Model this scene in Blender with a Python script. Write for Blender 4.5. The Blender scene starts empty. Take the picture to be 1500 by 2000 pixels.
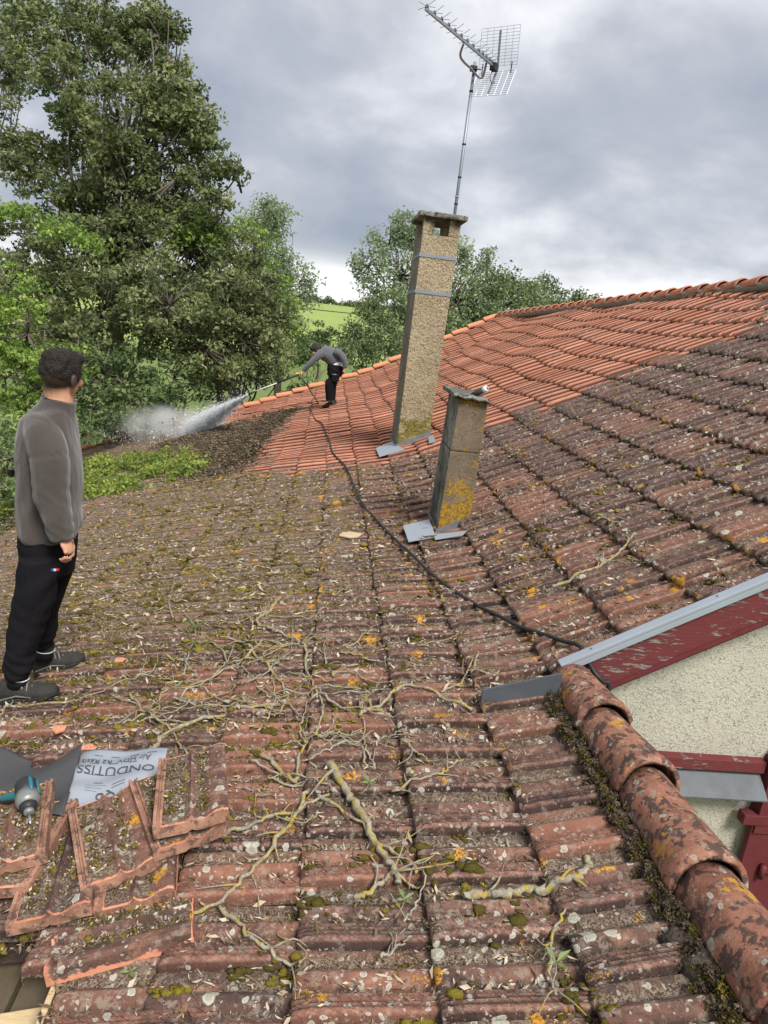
import bpy, bmesh, math, random
import numpy as np
from mathutils import Vector, Matrix
rng = np.random.default_rng(7); random.seed(7)
scn = bpy.context.scene; COL = scn.collection

# ---------------------------------------------------------------- camera
W0, H0, F0 = 1500.0, 2000.0, 1387.0
RM = np.array([[0.99063865, -0.06923991, 0.11764732],
               [0.09491632, -0.27003564, -0.95816055],
               [0.09811192, 0.96035753, -0.26093575]])   # rows: camera right, down, forward in world axes
cam = bpy.data.cameras.new('camera'); camo = bpy.data.objects.new('camera', cam); COL.objects.link(camo)
cam.sensor_fit = 'HORIZONTAL'; cam.sensor_width = 36; cam.lens = 36 * F0 / W0
cam.clip_start = 0.05; cam.clip_end = 3000
camo.matrix_world = Matrix(((RM[0][0], -RM[1][0], -RM[2][0], 0), (RM[0][1], -RM[1][1], -RM[2][1], 0), (RM[0][2], -RM[1][2], -RM[2][2], 0), (0, 0, 0, 1)))
scn.camera = camo
scn.render.resolution_x = 768; scn.render.resolution_y = 1024

# ---------------------------------------------------------------- light
SUN_EL, SUN_AZ = 50, 155     # azimuth clockwise from +Y
sun = bpy.data.lights.new('sun', 'SUN'); sun.energy = 3.0; sun.angle = math.radians(18); sun.color = (1, .955, .88)
suno = bpy.data.objects.new('sun', sun); COL.objects.link(suno)
a, e = math.radians(SUN_AZ), math.radians(SUN_EL)
sd = Vector((math.sin(a) * math.cos(e), math.cos(a) * math.cos(e), math.sin(e)))
suno.rotation_euler = sd.to_track_quat('Z', 'Y').to_euler()
scn.view_settings.view_transform = 'Standard'; scn.view_settings.look = 'None'
scn.view_settings.exposure = 0.80; scn.view_settings.gamma = 1.0; scn.view_settings.use_curve_mapping = False
scn.cycles.max_bounces = 6; scn.cycles.diffuse_bounces = 3; scn.cycles.transmission_bounces = 3
scn.cycles.volume_bounces = 4; scn.cycles.transparent_max_bounces = 6

# ---------------------------------------------------------------- node helper
class NT:
    def __init__(s, tree): s.t = tree; s.n = tree.nodes; s.l = tree.links; s.n.clear()
    def add(s, kind, ins=None, **props):
        nd = s.n.new(kind)
        for k, v in props.items(): setattr(nd, k, v)
        for k, v in (ins or {}).items():
            sock = nd.inputs[k]
            if isinstance(v, bpy.types.NodeSocket): s.l.new(v, sock)
            elif v is not None: sock.default_value = v
        return nd
    def math(s, op, a_, b_=None, c_=None, clamp=False):
        nd = s.add('ShaderNodeMath', operation=op, use_clamp=clamp)
        for i, v in enumerate((a_, b_, c_)):
            if v is None: continue
            if isinstance(v, bpy.types.NodeSocket): s.l.new(v, nd.inputs[i])
            else: nd.inputs[i].default_value = v
        return nd.outputs[0]
    def mix(s, f, a_, b_, blend='MIX'):
        nd = s.add('ShaderNodeMix', data_type='RGBA', blend_type=blend, clamp_factor=True)
        for i, v in ((0, f), (6, a_), (7, b_)):
            if isinstance(v, bpy.types.NodeSocket): s.l.new(v, nd.inputs[i])
            elif i == 0: nd.inputs[0].default_value = v
            else: nd.inputs[i].default_value = (*v, 1) if len(v) == 3 else v
        return nd.outputs[2]
    def ramp(s, f, lo, hi):
        nd = s.add('ShaderNodeMapRange', {0: f, 1: lo, 2: hi}, interpolation_type='SMOOTHSTEP'); return nd.outputs[0]
    def noise(s, vec, scale, detail=3, rough=.55, dist=0):
        return s.add('ShaderNodeTexNoise', {'Vector': vec, 'Scale': scale, 'Detail': detail, 'Roughness': rough, 'Distortion': dist}).outputs[0]
    def noisec(s, vec, scale, detail=2):
        return s.add('ShaderNodeTexNoise', {'Vector': vec, 'Scale': scale, 'Detail': detail}).outputs[1]
    def vor(s, vec, scale, feature='F1', rnd=1.0):
        return s.add('ShaderNodeTexVoronoi', {'Vector': vec, 'Scale': scale, 'Randomness': rnd}, feature=feature)
    def pos(s): return s.add('ShaderNodeNewGeometry').outputs['Position']
    def attr(s, name): return s.add('ShaderNodeAttribute', attribute_name=name).outputs['Fac']
    def bump(s, h, strength=.5, dist=.01, normal=None):
        return s.add('ShaderNodeBump', {'Height': h, 'Strength': strength, 'Distance': dist, 'Normal': normal}).outputs[0]
    def out(s, color, rough=.9, normal=None, metal=0.0, spec=.3, trans=None, **kw):
        ins = {'Roughness': rough, 'Metallic': metal, 'Normal': normal, 'Specular IOR Level': spec}
        ins['Base Color'] = color if isinstance(color, bpy.types.NodeSocket) else (*color, 1)
        b = s.add('ShaderNodeBsdfPrincipled', ins); sh = b.outputs[0]
        if trans:
            tr = s.add('ShaderNodeBsdfTranslucent', {'Color': ins['Base Color']})
            sh = s.add('ShaderNodeMixShader', {0: trans, 1: sh, 2: tr.outputs[0]}).outputs[0]
        o = s.add('ShaderNodeOutputMaterial'); s.l.new(sh, o.inputs[0]); return b
def newmat(name):
    m = bpy.data.materials.new(name); m.use_nodes = True; return m, NT(m.node_tree)
def plain(name, col, rough=.7, metal=0, var=.25, scale=30, bump=0.0, bscale=80, spec=.3):
    m, n = newmat(name); p = n.pos()
    f = n.noise(p, scale, 4)
    c = n.mix(f, tuple(x * (1 - var) for x in col), tuple(min(1, x * (1 + var)) for x in col))
    nm = n.bump(n.noise(p, bscale, 4), 1.0, bump) if bump else None
    n.out(c, rough, nm, metal, spec); return m

# ---------------------------------------------------------------- world
w = bpy.data.worlds.new('World'); scn.world = w; w.use_nodes = True
n = NT(w.node_tree)
sky = n.add('ShaderNodeTexSky', sky_type='NISHITA', sun_disc=False, sun_elevation=math.radians(SUN_EL), sun_rotation=math.radians(SUN_AZ))
tc = n.add('ShaderNodeTexCoord').outputs['Generated']
sx = n.add('ShaderNodeSeparateXYZ', {0: tc})
el = sx.outputs[2]
# project the view direction onto a cloud deck
den = n.math('ADD', n.math('MAXIMUM', el, 0.0), 0.42)
cx = n.math('DIVIDE', sx.outputs[0], den); cy = n.math('DIVIDE', sx.outputs[1], den)
cv = n.add('ShaderNodeCombineXYZ', {0: cx, 1: cy, 2: el}).outputs[0]
cvo = n.add('ShaderNodeVectorMath', {0: cv, 1: (3.1, 1.7, 0)}, operation='ADD').outputs[0]
big = n.noise(cvo, .95, 3, .5, .0); fine = n.noise(cvo, 2.9, 6, .52, .15)
f = n.math('ADD', n.math('MULTIPLY', big, .52), n.math('MULTIPLY', fine, .48))
# dark bank low in the sky, bright strip at the horizon (it runs round the whole horizon)
bank = n.math('MULTIPLY', n.ramp(el, .035, .10), n.math('SUBTRACT', 1.0, n.ramp(el, .16, .42)))
strip = n.math('SUBTRACT', 1.0, n.ramp(n.math('ADD', el, n.math('MULTIPLY', n.math('SUBTRACT', fine, .5), .10)), .035, .085))
f2 = n.math('ADD', n.math('SUBTRACT', f, n.math('MULTIPLY', bank, .10)), n.math('MULTIPLY', strip, .10))
c = n.mix(n.ramp(f2, .37, .565), (.305, .32, .36), (.63, .635, .65))
c = n.mix(n.ramp(f2, .24, .42), (.20, .225, .28), c)
skyc = n.add('ShaderNodeVectorMath', {0: sky.outputs[0], 1: (.1, .1, .1)}, operation='MULTIPLY').outputs[0]
c = n.mix(.94, skyc, c)
c = n.mix(n.ramp(el, -.10, 0.0), (.10, .11, .08), c)
bg = n.add('ShaderNodeBackground', {'Color': c, 'Strength': 1.0})
o = n.add('ShaderNodeOutputWorld'); n.l.new(bg.outputs[0], o.inputs[0])

# ---------------------------------------------------------------- geometry of the place
def ray(px, py):
    d = RM.T @ np.array([px - 750, py - 1000, F0]); return d / np.linalg.norm(d)
def at(px, py, Y): w_ = ray(px, py); return w_ * Y / w_[1]
def dep(px, py, D):              # a point D metres in front of the camera
    w_ = np.array([(px - 750) / F0, (py - 1000) / F0, 1.0]); return RM.T @ (w_ * D)
def tl(Y): return np.interp(Y, [2, 4.5, 10, 17], [.167, .287, .364, .384])
def H(X, Y):
    X = np.asarray(X, float); Y = np.asarray(Y, float); t = tl(Y)
    u = np.clip(1 - X, 0, .25)
    zl = -1.285 - (.577 * u - (.577 - t) * u * u / .5) - np.maximum(.75 - X, 0) * t
    e_ = np.clip(-.4 - X, 0, 3); zl = zl - .03 * e_ * e_ * np.interp(Y, [2, 8], [1, 0])
    z = np.where(X >= 1, -1.285 + .577 * (X - 1), zl)
    far = np.interp(Y, [4, 9], [0, 1])
    z = z + far * (.022 * np.sin(Y * 1.9 + X * .6) + .018 * np.sin(Y * 3.1 - X * 1.3))
    z = z - .07 * np.exp(-((Y - 14.6) / .9) ** 2) * np.clip(X - .3, 0, 1)
    return z
def P(px, py):
    w_ = ray(px, py); t = np.linspace(.5, 60, 3000)[:, None] * w_; d = t[:, 2] - H(t[:, 0], t[:, 1]); i = int(np.argmax(d < 0))
    if i == 0: return t[-1]
    a_, b_ = t[i - 1], t[i]
    for _ in range(24):
        m_ = (a_ + b_) / 2
        if m_[2] < H(m_[0], m_[1]): b_ = m_
        else: a_ = m_
    return a_
TW, TL = .19, .33                 # tile cover width (along the eave) and length (up the slope)
YG = np.arange(-.4, 17.4, .2)
COURSE = {}
xx = np.full(len(YG), 1.0); COURSE[0] = xx.copy()
for k in range(1, 24):
    m_ = (H(xx, YG) - H(xx - .05, YG)) / .05; xx = xx - TL / np.sqrt(1 + m_ * m_); COURSE[-k] = xx.copy()
xx = np.full(len(YG), 1.0)
for k in range(1, 16): xx = xx + TL / math.sqrt(1 + .577 ** 2); COURSE[k] = xx.copy()
def cx_at(k, Y): return np.interp(Y, YG, COURSE[k])
YOFF = {k: (.09 if k % 2 else 0) + .035 * math.sin(k * 2.7) for k in COURSE}
YW = 2.50                          # where the higher roof's gable begins
for k in range(0, 16): YOFF[k] = (YW - .004) % TW - TW
PY = np.array([0, .03, .085, .10, .145, .16, .205, .22, .27, .31, .38, .48, .56, .64, .73, .80, .88, .97])
PZ = np.array([.024, .0325, .0335, .0270, .0335, .0270, .0335, .0270, .0315, .017, .0020, .019, .0270, .0205, .0020, .0015, .0065, .007])
def prof(v): return np.interp(v, PY, PZ)
def top(X, Y):
    X = np.atleast_1d(np.asarray(X, float)); Y = np.atleast_1d(np.asarray(Y, float)); z = H(X, Y)
    cs = np.stack([np.interp(Y, YG, COURSE[k]) for k in range(-23, 16)]); ki = np.clip((cs <= X).sum(0) - 1, 0, 37)
    x0 = cs[ki, np.arange(len(X))]; x1 = cs[ki + 1, np.arange(len(X))]; u = np.clip((X - x0) / (x1 - x0), 0, 1)
    off = np.array([YOFF[k] for k in range(-23, 16)])[ki]
    return z - .036 + .032 * (1 - u) + prof(((Y - off) / TW) % 1) + .02 * ((Y >= YW - .1) & (Y < 3.0) & (X > .68))
def corner(px, py, h):           # photo point seen at height h above the roof
    w_ = ray(px, py); t = np.linspace(.5, 14, 7000)[:, None] * w_; d = t[:, 2] - H(t[:, 0], t[:, 1]) - h; return t[int(np.argmax(d < 0))]
def ridge_x(Y): return np.interp(Y, [2.4, 17], [5.12, 3.86])
def inpoly(x, y, poly):
    x = np.asarray(x, float); y = np.asarray(y, float); r = np.zeros(x.shape, bool); j = len(poly) - 1
    for i in range(len(poly)):
        xi, yi = poly[i]; xj, yj = poly[j]
        c_ = ((yi > y) != (yj > y)) & (x < (xj - xi) * (y - yi) / (yj - yi + 1e-12) + xi); r ^= c_; j = i
    return r
def wpoly(pp): return [tuple(P(*q)[:2]) for q in pp]
def pproj(X, Y, Z):
    q = np.stack([X, Y, Z], -1) @ RM.T; return 750 + F0 * q[..., 0] / q[..., 2], 1000 + F0 * q[..., 1] / q[..., 2]

# ---------------------------------------------------------------- object helpers
def tag(o_, label=None, cat=None, group=None, kind=None):
    if label: o_['label'] = label
    if cat: o_['category'] = cat
    if group: o_['group'] = group
    if kind: o_['kind'] = kind
    return o_
def empty(name, loc, label, cat, group=None):
    o_ = bpy.data.objects.new(name, None); o_.empty_display_size = .1; COL.objects.link(o_); o_.location = loc
    o_['_base'] = 0; del o_['_base']
    return tag(o_, label, cat, group)
def link(name, me, mats=None, parent=None, smooth=True, mw=None):
    if mats is not None:
        for m_ in (mats if isinstance(mats, (list, tuple)) else [mats]): me.materials.append(m_)
    o_ = bpy.data.objects.new(name, me); COL.objects.link(o_)
    if parent is not None:
        o_.parent = parent
        b_ = parent; off = Vector((0, 0, 0))
        while b_ is not None: off += b_.location; b_ = b_.parent
        o_.location = -off           # meshes are written in world coordinates; their empties only carry a location
    if mw is not None: o_.matrix_basis = Matrix.Translation(o_.location) @ mw
    me.polygons.foreach_set('use_smooth', [bool(smooth)] * len(me.polygons))
    return o_
def npmesh(name, V, Fq, attrs=None, uv=None):
    """V (n,3), Fq (m,4) quads or (m,3) tris"""
    V = np.asarray(V, np.float32); Fq = np.asarray(Fq, np.int32); k = Fq.shape[1]
    me = bpy.data.meshes.new(name); me.vertices.add(len(V)); me.vertices.foreach_set('co', V.ravel())
    me.loops.add(len(Fq) * k); me.loops.foreach_set('vertex_index', Fq.ravel())
    me.polygons.add(len(Fq)); me.polygons.foreach_set('loop_start', np.arange(0, len(Fq) * k, k, dtype=np.int32))
    if uv is not None:
        l_ = me.uv_layers.new(name='UVMap'); l_.data.foreach_set('uv', np.asarray(uv, np.float32)[Fq.ravel()].ravel())
    for an, av in (attrs or {}).items():
        at_ = me.attributes.new(an, 'FLOAT', 'POINT'); at_.data.foreach_set('value', np.asarray(av, np.float32))
    me.update(calc_edges=True); return me
def basis(d, up=(0, 0, 1)):
    d = np.asarray(d, float); d = d / (np.linalg.norm(d) + 1e-9); u = np.asarray(up, float)
    if abs(d @ u) > .95 * np.linalg.norm(u): u = np.array([1., 0, 0])
    s = np.cross(u, d); s /= np.linalg.norm(s); return s, np.cross(d, s)
class B:
    """collects closed shapes in world coordinates into one mesh"""
    def __init__(s): s.V = []; s.F = []; s.n = 0
    def _add(s, V, F): s.V += [tuple(map(float, v)) for v in V]; s.F += [tuple(int(i) + s.n for i in f_) for f_ in F]; s.n = len(s.V); return s
    def rings(s, rs, cap=True, closed=False):
        N_ = len(rs[0]); V = [p_ for r_ in rs for p_ in r_]; F = []
        for i in range(len(rs) - 1):
            for j in range(N_): F.append((i * N_ + j, i * N_ + (j + 1) % N_, (i + 1) * N_ + (j + 1) % N_, (i + 1) * N_ + j))
        if cap: F.append(tuple(range(N_ - 1, -1, -1))); F.append(tuple(range((len(rs) - 1) * N_, len(rs) * N_)))
        return s._add(V, F)
    def tube(s, pts, rad, N_=8, flat=1.0, up=(0, 0, 1), cap=True):
        pts = [np.asarray(p_, float) for p_ in pts]
        if np.isscalar(rad): rad = [rad] * len(pts)
        rs = []
        for i, p_ in enumerate(pts):
            d = pts[min(i + 1, len(pts) - 1)] - pts[max(i - 1, 0)]; a_, b_ = basis(d, up)
            rs.append([p_ + rad[i] * (math.cos(t) * a_ + flat * math.sin(t) * b_) for t in np.linspace(0, 2 * math.pi, N_, endpoint=False)])
        return s.rings(rs, cap)
    def box(s, c_, sz, ax=None, bev=0):
        c_ = np.asarray(c_, float); A = np.eye(3) if ax is None else np.asarray(ax, float)
        h = np.asarray(sz, float) / 2; V = [c_ + A.T @ (np.array([i, j, k]) * h) for i in (-1, 1) for j in (-1, 1) for k in (-1, 1)]
        return s._add(V, [(0, 1, 3, 2), (4, 6, 7, 5), (0, 4, 5, 1), (2, 3, 7, 6), (0, 2, 6, 4), (1, 5, 7, 3)])
    def ell(s, c_, r, ax=None, nu=14, nv=9):
        c_ = np.asarray(c_, float); A = np.eye(3) if ax is None else np.asarray(ax, float)
        V = [c_ + A.T @ np.array([0, 0, -r[2]])]; F = []
        for i in range(1, nv):
            ph = -math.pi / 2 + math.pi * i / nv
            for j in range(nu):
                t = 2 * math.pi * j / nu; V.append(c_ + A.T @ np.array([r[0] * math.cos(ph) * math.cos(t), r[1] * math.cos(ph) * math.sin(t), r[2] * math.sin(ph)]))
        V.append(c_ + A.T @ np.array([0, 0, r[2]])); T = len(V) - 1
        for j in range(nu):
            F.append((0, 1 + (j + 1) % nu, 1 + j)); F.append((T, T - nu + j, T - nu + (j + 1) % nu))
        for i in range(nv - 2):
            for j in range(nu): F.append((1 + i * nu + j, 1 + i * nu + (j + 1) % nu, 1 + (i + 1) * nu + (j + 1) % nu, 1 + (i + 1) * nu + j))
        return s._add(V, F)
    def prism(s, poly, d):          # polygon (3d points) extruded by vector d
        poly = [np.asarray(p_, float) for p_ in poly]; d = np.asarray(d, float); N_ = len(poly)
        V = poly + [p_ + d for p_ in poly]; F = [tuple(range(N_ - 1, -1, -1)), tuple(range(N_, 2 * N_))]
        F += [(i, (i + 1) % N_, N_ + (i + 1) % N_, N_ + i) for i in range(N_)]
        return s._add(V, F)
    def mesh(s, name, bevel=0):
        me = bpy.data.meshes.new(name); me.from_pydata(s.V, [], s.F)
        bm = bmesh.new(); bm.from_mesh(me); bmesh.ops.recalc_face_normals(bm, faces=bm.faces)
        if bevel: bmesh.ops.bevel(bm, geom=[e_ for e_ in bm.edges if len(e_.link_faces) == 2 and e_.calc_face_angle(0) > .6], offset=bevel, segments=2, affect='EDGES', profile=.6)
        bm.to_mesh(me); bm.free(); return me
    def obj(s, name, m_, parent=None, smooth=False, bevel=0): return link(name, s.mesh(name, bevel), m_, parent, smooth)
    def skin(s, name, m_, parent=None, vox=.008, it=2, warp=None):
        """one continuous surface grown over all the shapes"""
        me0 = s.mesh(name); t = bpy.data.objects.new('t', me0); COL.objects.link(t)
        r_ = t.modifiers.new('r', 'REMESH'); r_.mode = 'VOXEL'; r_.voxel_size = vox
        if it: sm = t.modifiers.new('s', 'SMOOTH'); sm.iterations = it; sm.factor = .5
        dg = bpy.context.evaluated_depsgraph_get(); dg.update(); me = bpy.data.meshes.new_from_object(t.evaluated_get(dg)); me.name = name
        bpy.data.objects.remove(t); bpy.data.meshes.remove(me0)
        if warp is not None:
            co = np.empty(len(me.vertices) * 3, np.float32); me.vertices.foreach_get('co', co); no = np.empty_like(co); me.vertices.foreach_get('normal', no)
            co = co.reshape(-1, 3); co += no.reshape(-1, 3) * warp(co)[:, None]; me.vertices.foreach_set('co', co.ravel())
        return link(name, me, m_, parent, True)
def smoothline(pts, n_=6):
    pts = [np.asarray(p_, float) for p_ in pts]; out = []
    for i in range(len(pts) - 1):
        p0 = pts[max(i - 1, 0)]; p1 = pts[i]; p2 = pts[i + 1]; p3 = pts[min(i + 2, len(pts) - 1)]
        for t in np.linspace(0, 1, n_, endpoint=False):
            out.append(.5 * ((2 * p1) + (-p0 + p2) * t + (2 * p0 - 5 * p1 + 4 * p2 - p3) * t * t + (-p0 + 3 * p1 - 3 * p2 + p3) * t ** 3))
    out.append(pts[-1]); return out

# ---------------------------------------------------------------- materials
def tile_mat(name, loose=False):
    m_, n = newmat(name); p = n.pos()
    uvn = n.add('ShaderNodeUVMap').outputs[0]; uv = n.add('ShaderNodeSeparateXYZ', {0: uvn})
    u, v = uv.outputs[0], uv.outputs[1]
    clean = n.attr('clean'); rnd = n.attr('rnd'); ht = n.attr('ht')
    orn = n.add('ShaderNodeObjectInfo').outputs['Random']
    r_ = n.math('FRACT', n.math('ADD', rnd, orn))
    sp = n.add('ShaderNodeSeparateXYZ', {0: p}); X, Y = sp.outputs[0], sp.outputs[1]
    n1 = n.noise(p, 9, 5, .65); n2 = n.noise(p, 55, 5, .7); n3 = n.noise(p, 170, 3, .7); nb = n.noise(p, 1.3, 3)
    # weathered clay: brown red, purple black and worn orange
    nl = n.noise(n.add('ShaderNodeVectorMath', {0: p, 1: (.45, 1.6, 1)}, operation='MULTIPLY').outputs[0], 11, 4, .6)
    dark = n.mix(n.ramp(nl, .36, .64), (.062, .040, .034), (.165, .088, .067))
    dark = n.mix(n.math('MULTIPLY', n.ramp(n1, .50, .62), n.math('ADD', .25, n.math('MULTIPLY', n.ramp(n2, .42, .60), .6))), dark, (.275, .145, .100))
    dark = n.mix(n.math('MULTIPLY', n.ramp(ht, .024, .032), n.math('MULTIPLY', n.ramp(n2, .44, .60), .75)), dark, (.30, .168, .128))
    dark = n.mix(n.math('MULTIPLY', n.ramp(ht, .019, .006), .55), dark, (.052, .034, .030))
    dark = n.mix(n.math('MULTIPLY', n.ramp(n.noise(p, 20, 5, .75), .56, .62), .5), dark, (.24, .205, .17))
    dark = n.mix(n.math('MULTIPLY', n.ramp(n.math('ABSOLUTE', n.math('SUBTRACT', v, -.005)), .03, .0), .8), dark, (.025, .018, .017))
    dark = n.mix(n.math('MULTIPLY', n.ramp(n3, .52, .66), .55), dark, (.030, .020, .019))
    dark = n.mix(n.math('MULTIPLY', n.ramp(r_, .55, 1.0), .50), dark, (.30, .13, .085))
    dark = n.mix(n.math('MULTIPLY', n.ramp(r_, .35, .0), .45), dark, (.065, .042, .040))
    pur = n.math('MULTIPLY', n.ramp(X, .9, 2.0), n.ramp(Y, 2.2, 4.5))       # the upper slope is sooty purple
    dark = n.mix(n.math('MULTIPLY', pur, n.math('ADD', .18, n.math('MULTIPLY', n.ramp(n2, .62, .40), .45))), dark, (.105, .074, .070))
    dark = n.mix(n.math('MULTIPLY', n.ramp(n.noise(p, 33, 4, .7), .54, .62), .5), dark, (.27, .225, .18))
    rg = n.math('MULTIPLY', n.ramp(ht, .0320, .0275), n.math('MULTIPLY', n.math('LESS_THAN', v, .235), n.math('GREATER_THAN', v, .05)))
    dark = n.mix(n.math('MULTIPLY', rg, .75), dark, (.030, .021, .019))  # rib grooves darkened by height: shade painted in to sharpen the relief
    # washed tiles
    c1 = n.mix(r_, (.44, .165, .095), (.62, .285, .18))
    c1 = n.mix(n.math('MULTIPLY', n.ramp(n.noise(p, 2.2, 4, .65), .46, .64), .45), c1, (.40, .21, .155))
    c1 = n.mix(n.math('MULTIPLY', n.ramp(n1, .52, .68), .55), c1, (.20, .088, .066))
    c1 = n.mix(n.math('MULTIPLY', n.ramp(n2, .55, .70), .5), c1, (.70, .34, .22))
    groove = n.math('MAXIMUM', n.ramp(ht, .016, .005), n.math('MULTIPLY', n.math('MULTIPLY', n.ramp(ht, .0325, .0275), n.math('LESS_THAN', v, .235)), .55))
    c1 = n.mix(n.math('MULTIPLY', groove, .80), c1, (.085, .042, .034))  # channels and grooves darkened: remaining dirt, plus groove shade painted into the colour
    c1 = n.mix(n.math('MULTIPLY', n.ramp(n.math('ABSOLUTE', v), .035, .0), .8), c1, (.05, .028, .025))
    # blurred mottled limit between the two
    cl = n.ramp(n.math('ADD', clean, n.math('MULTIPLY', n.math('SUBTRACT', n2, .5), .9)), .42, .60)
    col = n.mix(cl, dark, c1)
    und = n.math('SUBTRACT', 1.0, cl)
    # dirt and old moss settled in the channels
    left = n.ramp(X, 1.1, -.2)
    mossy = n.math('MULTIPLY', n.ramp(Y, 2.3, 4.2), left)
    dm = n.math('MULTIPLY', n.ramp(n.math('ADD', n.math('MULTIPLY', ht, -32.0), n.math('ADD', n.math('MULTIPLY', n2, .9), n.math('MULTIPLY', mossy, .85))), .10, .42), und)
    dirt = n.mix(n.ramp(n3, .42, .58), (.040, .030, .024), (.30, .245, .185))
    dirt = n.mix(n.math('MULTIPLY', n.ramp(n.noise(p, 14, 3), .50, .60), n.math('ADD', .25, n.math('MULTIPLY', mossy, .6))), dirt, (.14, .105, .03))
    col = n.mix(n.math('MULTIPLY', dm, .75), col, dirt)
    # grey and pale green crusts: round patches
    pw = n.add('ShaderNodeVectorMath', {0: p, 1: n.add('ShaderNodeVectorMath', {0: n.noisec(p, 40), 1: (.022, .022, .022)}, operation='MULTIPLY').outputs[0]}, operation='ADD').outputs[0]
    for sc, rad, thr, cc in ((17, .36, .62, (.44, .44, .36)), (34, .40, .50, (.46, .45, .39)), (70, .42, .42, (.40, .38, .33))):
        vo = n.vor(pw, sc); d = vo.outputs['Distance']; rc = n.add('ShaderNodeSeparateXYZ', {0: vo.outputs['Color']})
        sel = n.math('GREATER_THAN', rc.outputs[0], thr); R_ = n.math('MULTIPLY', rc.outputs[1], rad)
        R_ = n.math('MULTIPLY', R_, n.ramp(n.noise(p, 5.5, 2), .36, .56)); inn = n.ramp(n.math('SUBTRACT', d, R_), .02, -.03); ring = n.ramp(n.math('SUBTRACT', d, n.math('MULTIPLY', R_, .62)), .08, -.02)
        cc2 = n.mix(n.math('MULTIPLY', ring, .55), cc, tuple(x * .55 for x in cc))
        col = n.mix(n.math('MULTIPLY', n.math('MULTIPLY', inn, sel), n.math('MULTIPLY', und, .80)), col, cc2)
    # orange crust, mostly on the nose of the tile
    on = n.noise(p, 7.5, 3); ob = n.noise(p, 90, 4, .7)
    nose = n.ramp(u, .10, .0)
    of = n.ramp(n.math('ADD', n.math('ADD', n.math('ADD', on, n.math('MULTIPLY', n.math('SUBTRACT', n3, .5), .30)), n.math('MULTIPLY', ob, .28)), n.math('MULTIPLY', nose, .08)), .815, .845)
    col = n.mix(n.math('MULTIPLY', of, n.math('MULTIPLY', und, n.ramp(X, 3.0, 1.5))), col, n.mix(ob, (.36, .17, .02), (.58, .30, .035)))
    # dash cuts in the ribbed band
    dash = n.math('FRACT', n.math('ADD', n.math('MULTIPLY', u, 7.0), n.math('MULTIPLY', v, 9.0)))
    dcut = n.math('MULTIPLY', n.ramp(n.math('ABSOLUTE', n.math('SUBTRACT', dash, .5)), .06, .0), n.math('LESS_THAN', v, .29))
    h = n.math('SUBTRACT', n.math('ADD', n.math('MULTIPLY', n2, .5), n.math('MULTIPLY', n3, .35)), n.math('MULTIPLY', dcut, .35))
    h = n.math('ADD', h, n.math('MULTIPLY', dm, n.math('MULTIPLY', n3, .8)))
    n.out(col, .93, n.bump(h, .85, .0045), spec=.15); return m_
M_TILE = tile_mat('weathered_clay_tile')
def ridge_mat():
    m_, n = newmat('ridge_clay'); p = n.pos(); n1 = n.noise(p, 8, 4, .6); n2 = n.noise(p, 60, 5, .7); n3 = n.noise(p, 22, 4, .65, .6)
    fresh = n.attr('clean')
    c = n.mix(n.ramp(n1, .35, .65), (.17, .075, .052), (.30, .14, .095))
    c = n.mix(n.math('MULTIPLY', n.ramp(n.math('ADD', n3, n.math('MULTIPLY', n.math('SUBTRACT', n2, .5), .35)), .50, .56), .85), c, (.050, .038, .035))
    c = n.mix(n.math('MULTIPLY', n.ramp(n.noise(p, 31, 5, .7), .56, .62), .45), c, (.30, .27, .21))
    c = n.mix(n.math('MULTIPLY', n.ramp(n2, .56, .66), .5), c, (.14, .07, .05))
    pw = n.add('ShaderNodeVectorMath', {0: p, 1: n.add('ShaderNodeVectorMath', {0: n.noisec(p, 40), 1: (.02, .02, .02)}, operation='MULTIPLY').outputs[0]}, operation='ADD').outputs[0]
    for sc, rad, thr, cc in ((11, .30, .78, (.42, .44, .34)), (30, .38, .60, (.40, .38, .31)), (60, .36, .6, (.33, .30, .25))):
        vo = n.vor(pw, sc); d = vo.outputs['Distance']; rc = n.add('ShaderNodeSeparateXYZ', {0: vo.outputs['Color']})
        inn = n.ramp(n.math('SUBTRACT', d, n.math('MULTIPLY', rc.outputs[1], rad)), .02, -.04)
        ring = n.ramp(n.math('SUBTRACT', d, n.math('MULTIPLY', rc.outputs[1], rad * .6)), .05, -.02)
        c = n.mix(n.math('MULTIPLY', n.math('MULTIPLY', inn, n.math('GREATER_THAN', rc.outputs[0], thr)), .8), c, n.mix(n.math('MULTIPLY', ring, .6), cc, tuple(x * .45 for x in cc)))
    ob = n.noise(p, 80, 4)
    c = n.mix(n.ramp(n.math('ADD', n.noise(p, 6, 3), n.math('MULTIPLY', ob, .32)), .80, .85), c, n.mix(n2, (.28, .15, .03), (.48, .26, .04)))
    c = n.mix(fresh, c, n.mix(n.ramp(n2, .4, .65), (.50, .19, .11), (.60, .27, .17)))
    n.out(c, .92, n.bump(n.math('ADD', n2, n.math('MULTIPLY', n3, .5)), .8, .006), spec=.15); return m_
M_RIDGE = ridge_mat()
def rim_mat():
    m_, n = newmat('dusty_clay_edge'); p = n.pos(); a1 = n.noise(p, 28, 5, .7); a2 = n.noise(p, 9, 3); a3 = n.noise(p, 120, 3)
    c = n.mix(n.ramp(a2, .35, .65), (.20, .105, .072), (.36, .195, .135)); c = n.mix(n.math('MULTIPLY', n.ramp(a1, .50, .60), .8), c, (.075, .050, .040)); c = n.mix(n.math('MULTIPLY', n.ramp(a3, .56, .68), .5), c, (.42, .30, .23))
    n.out(c, .93, n.bump(a1, .8, .004), spec=.15); return m_
M_RIM = rim_mat()
M_MORTAR = plain('mossy_mortar', (.062, .050, .038), .95, var=.8, scale=70, bump=.012, bscale=90)
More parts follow.
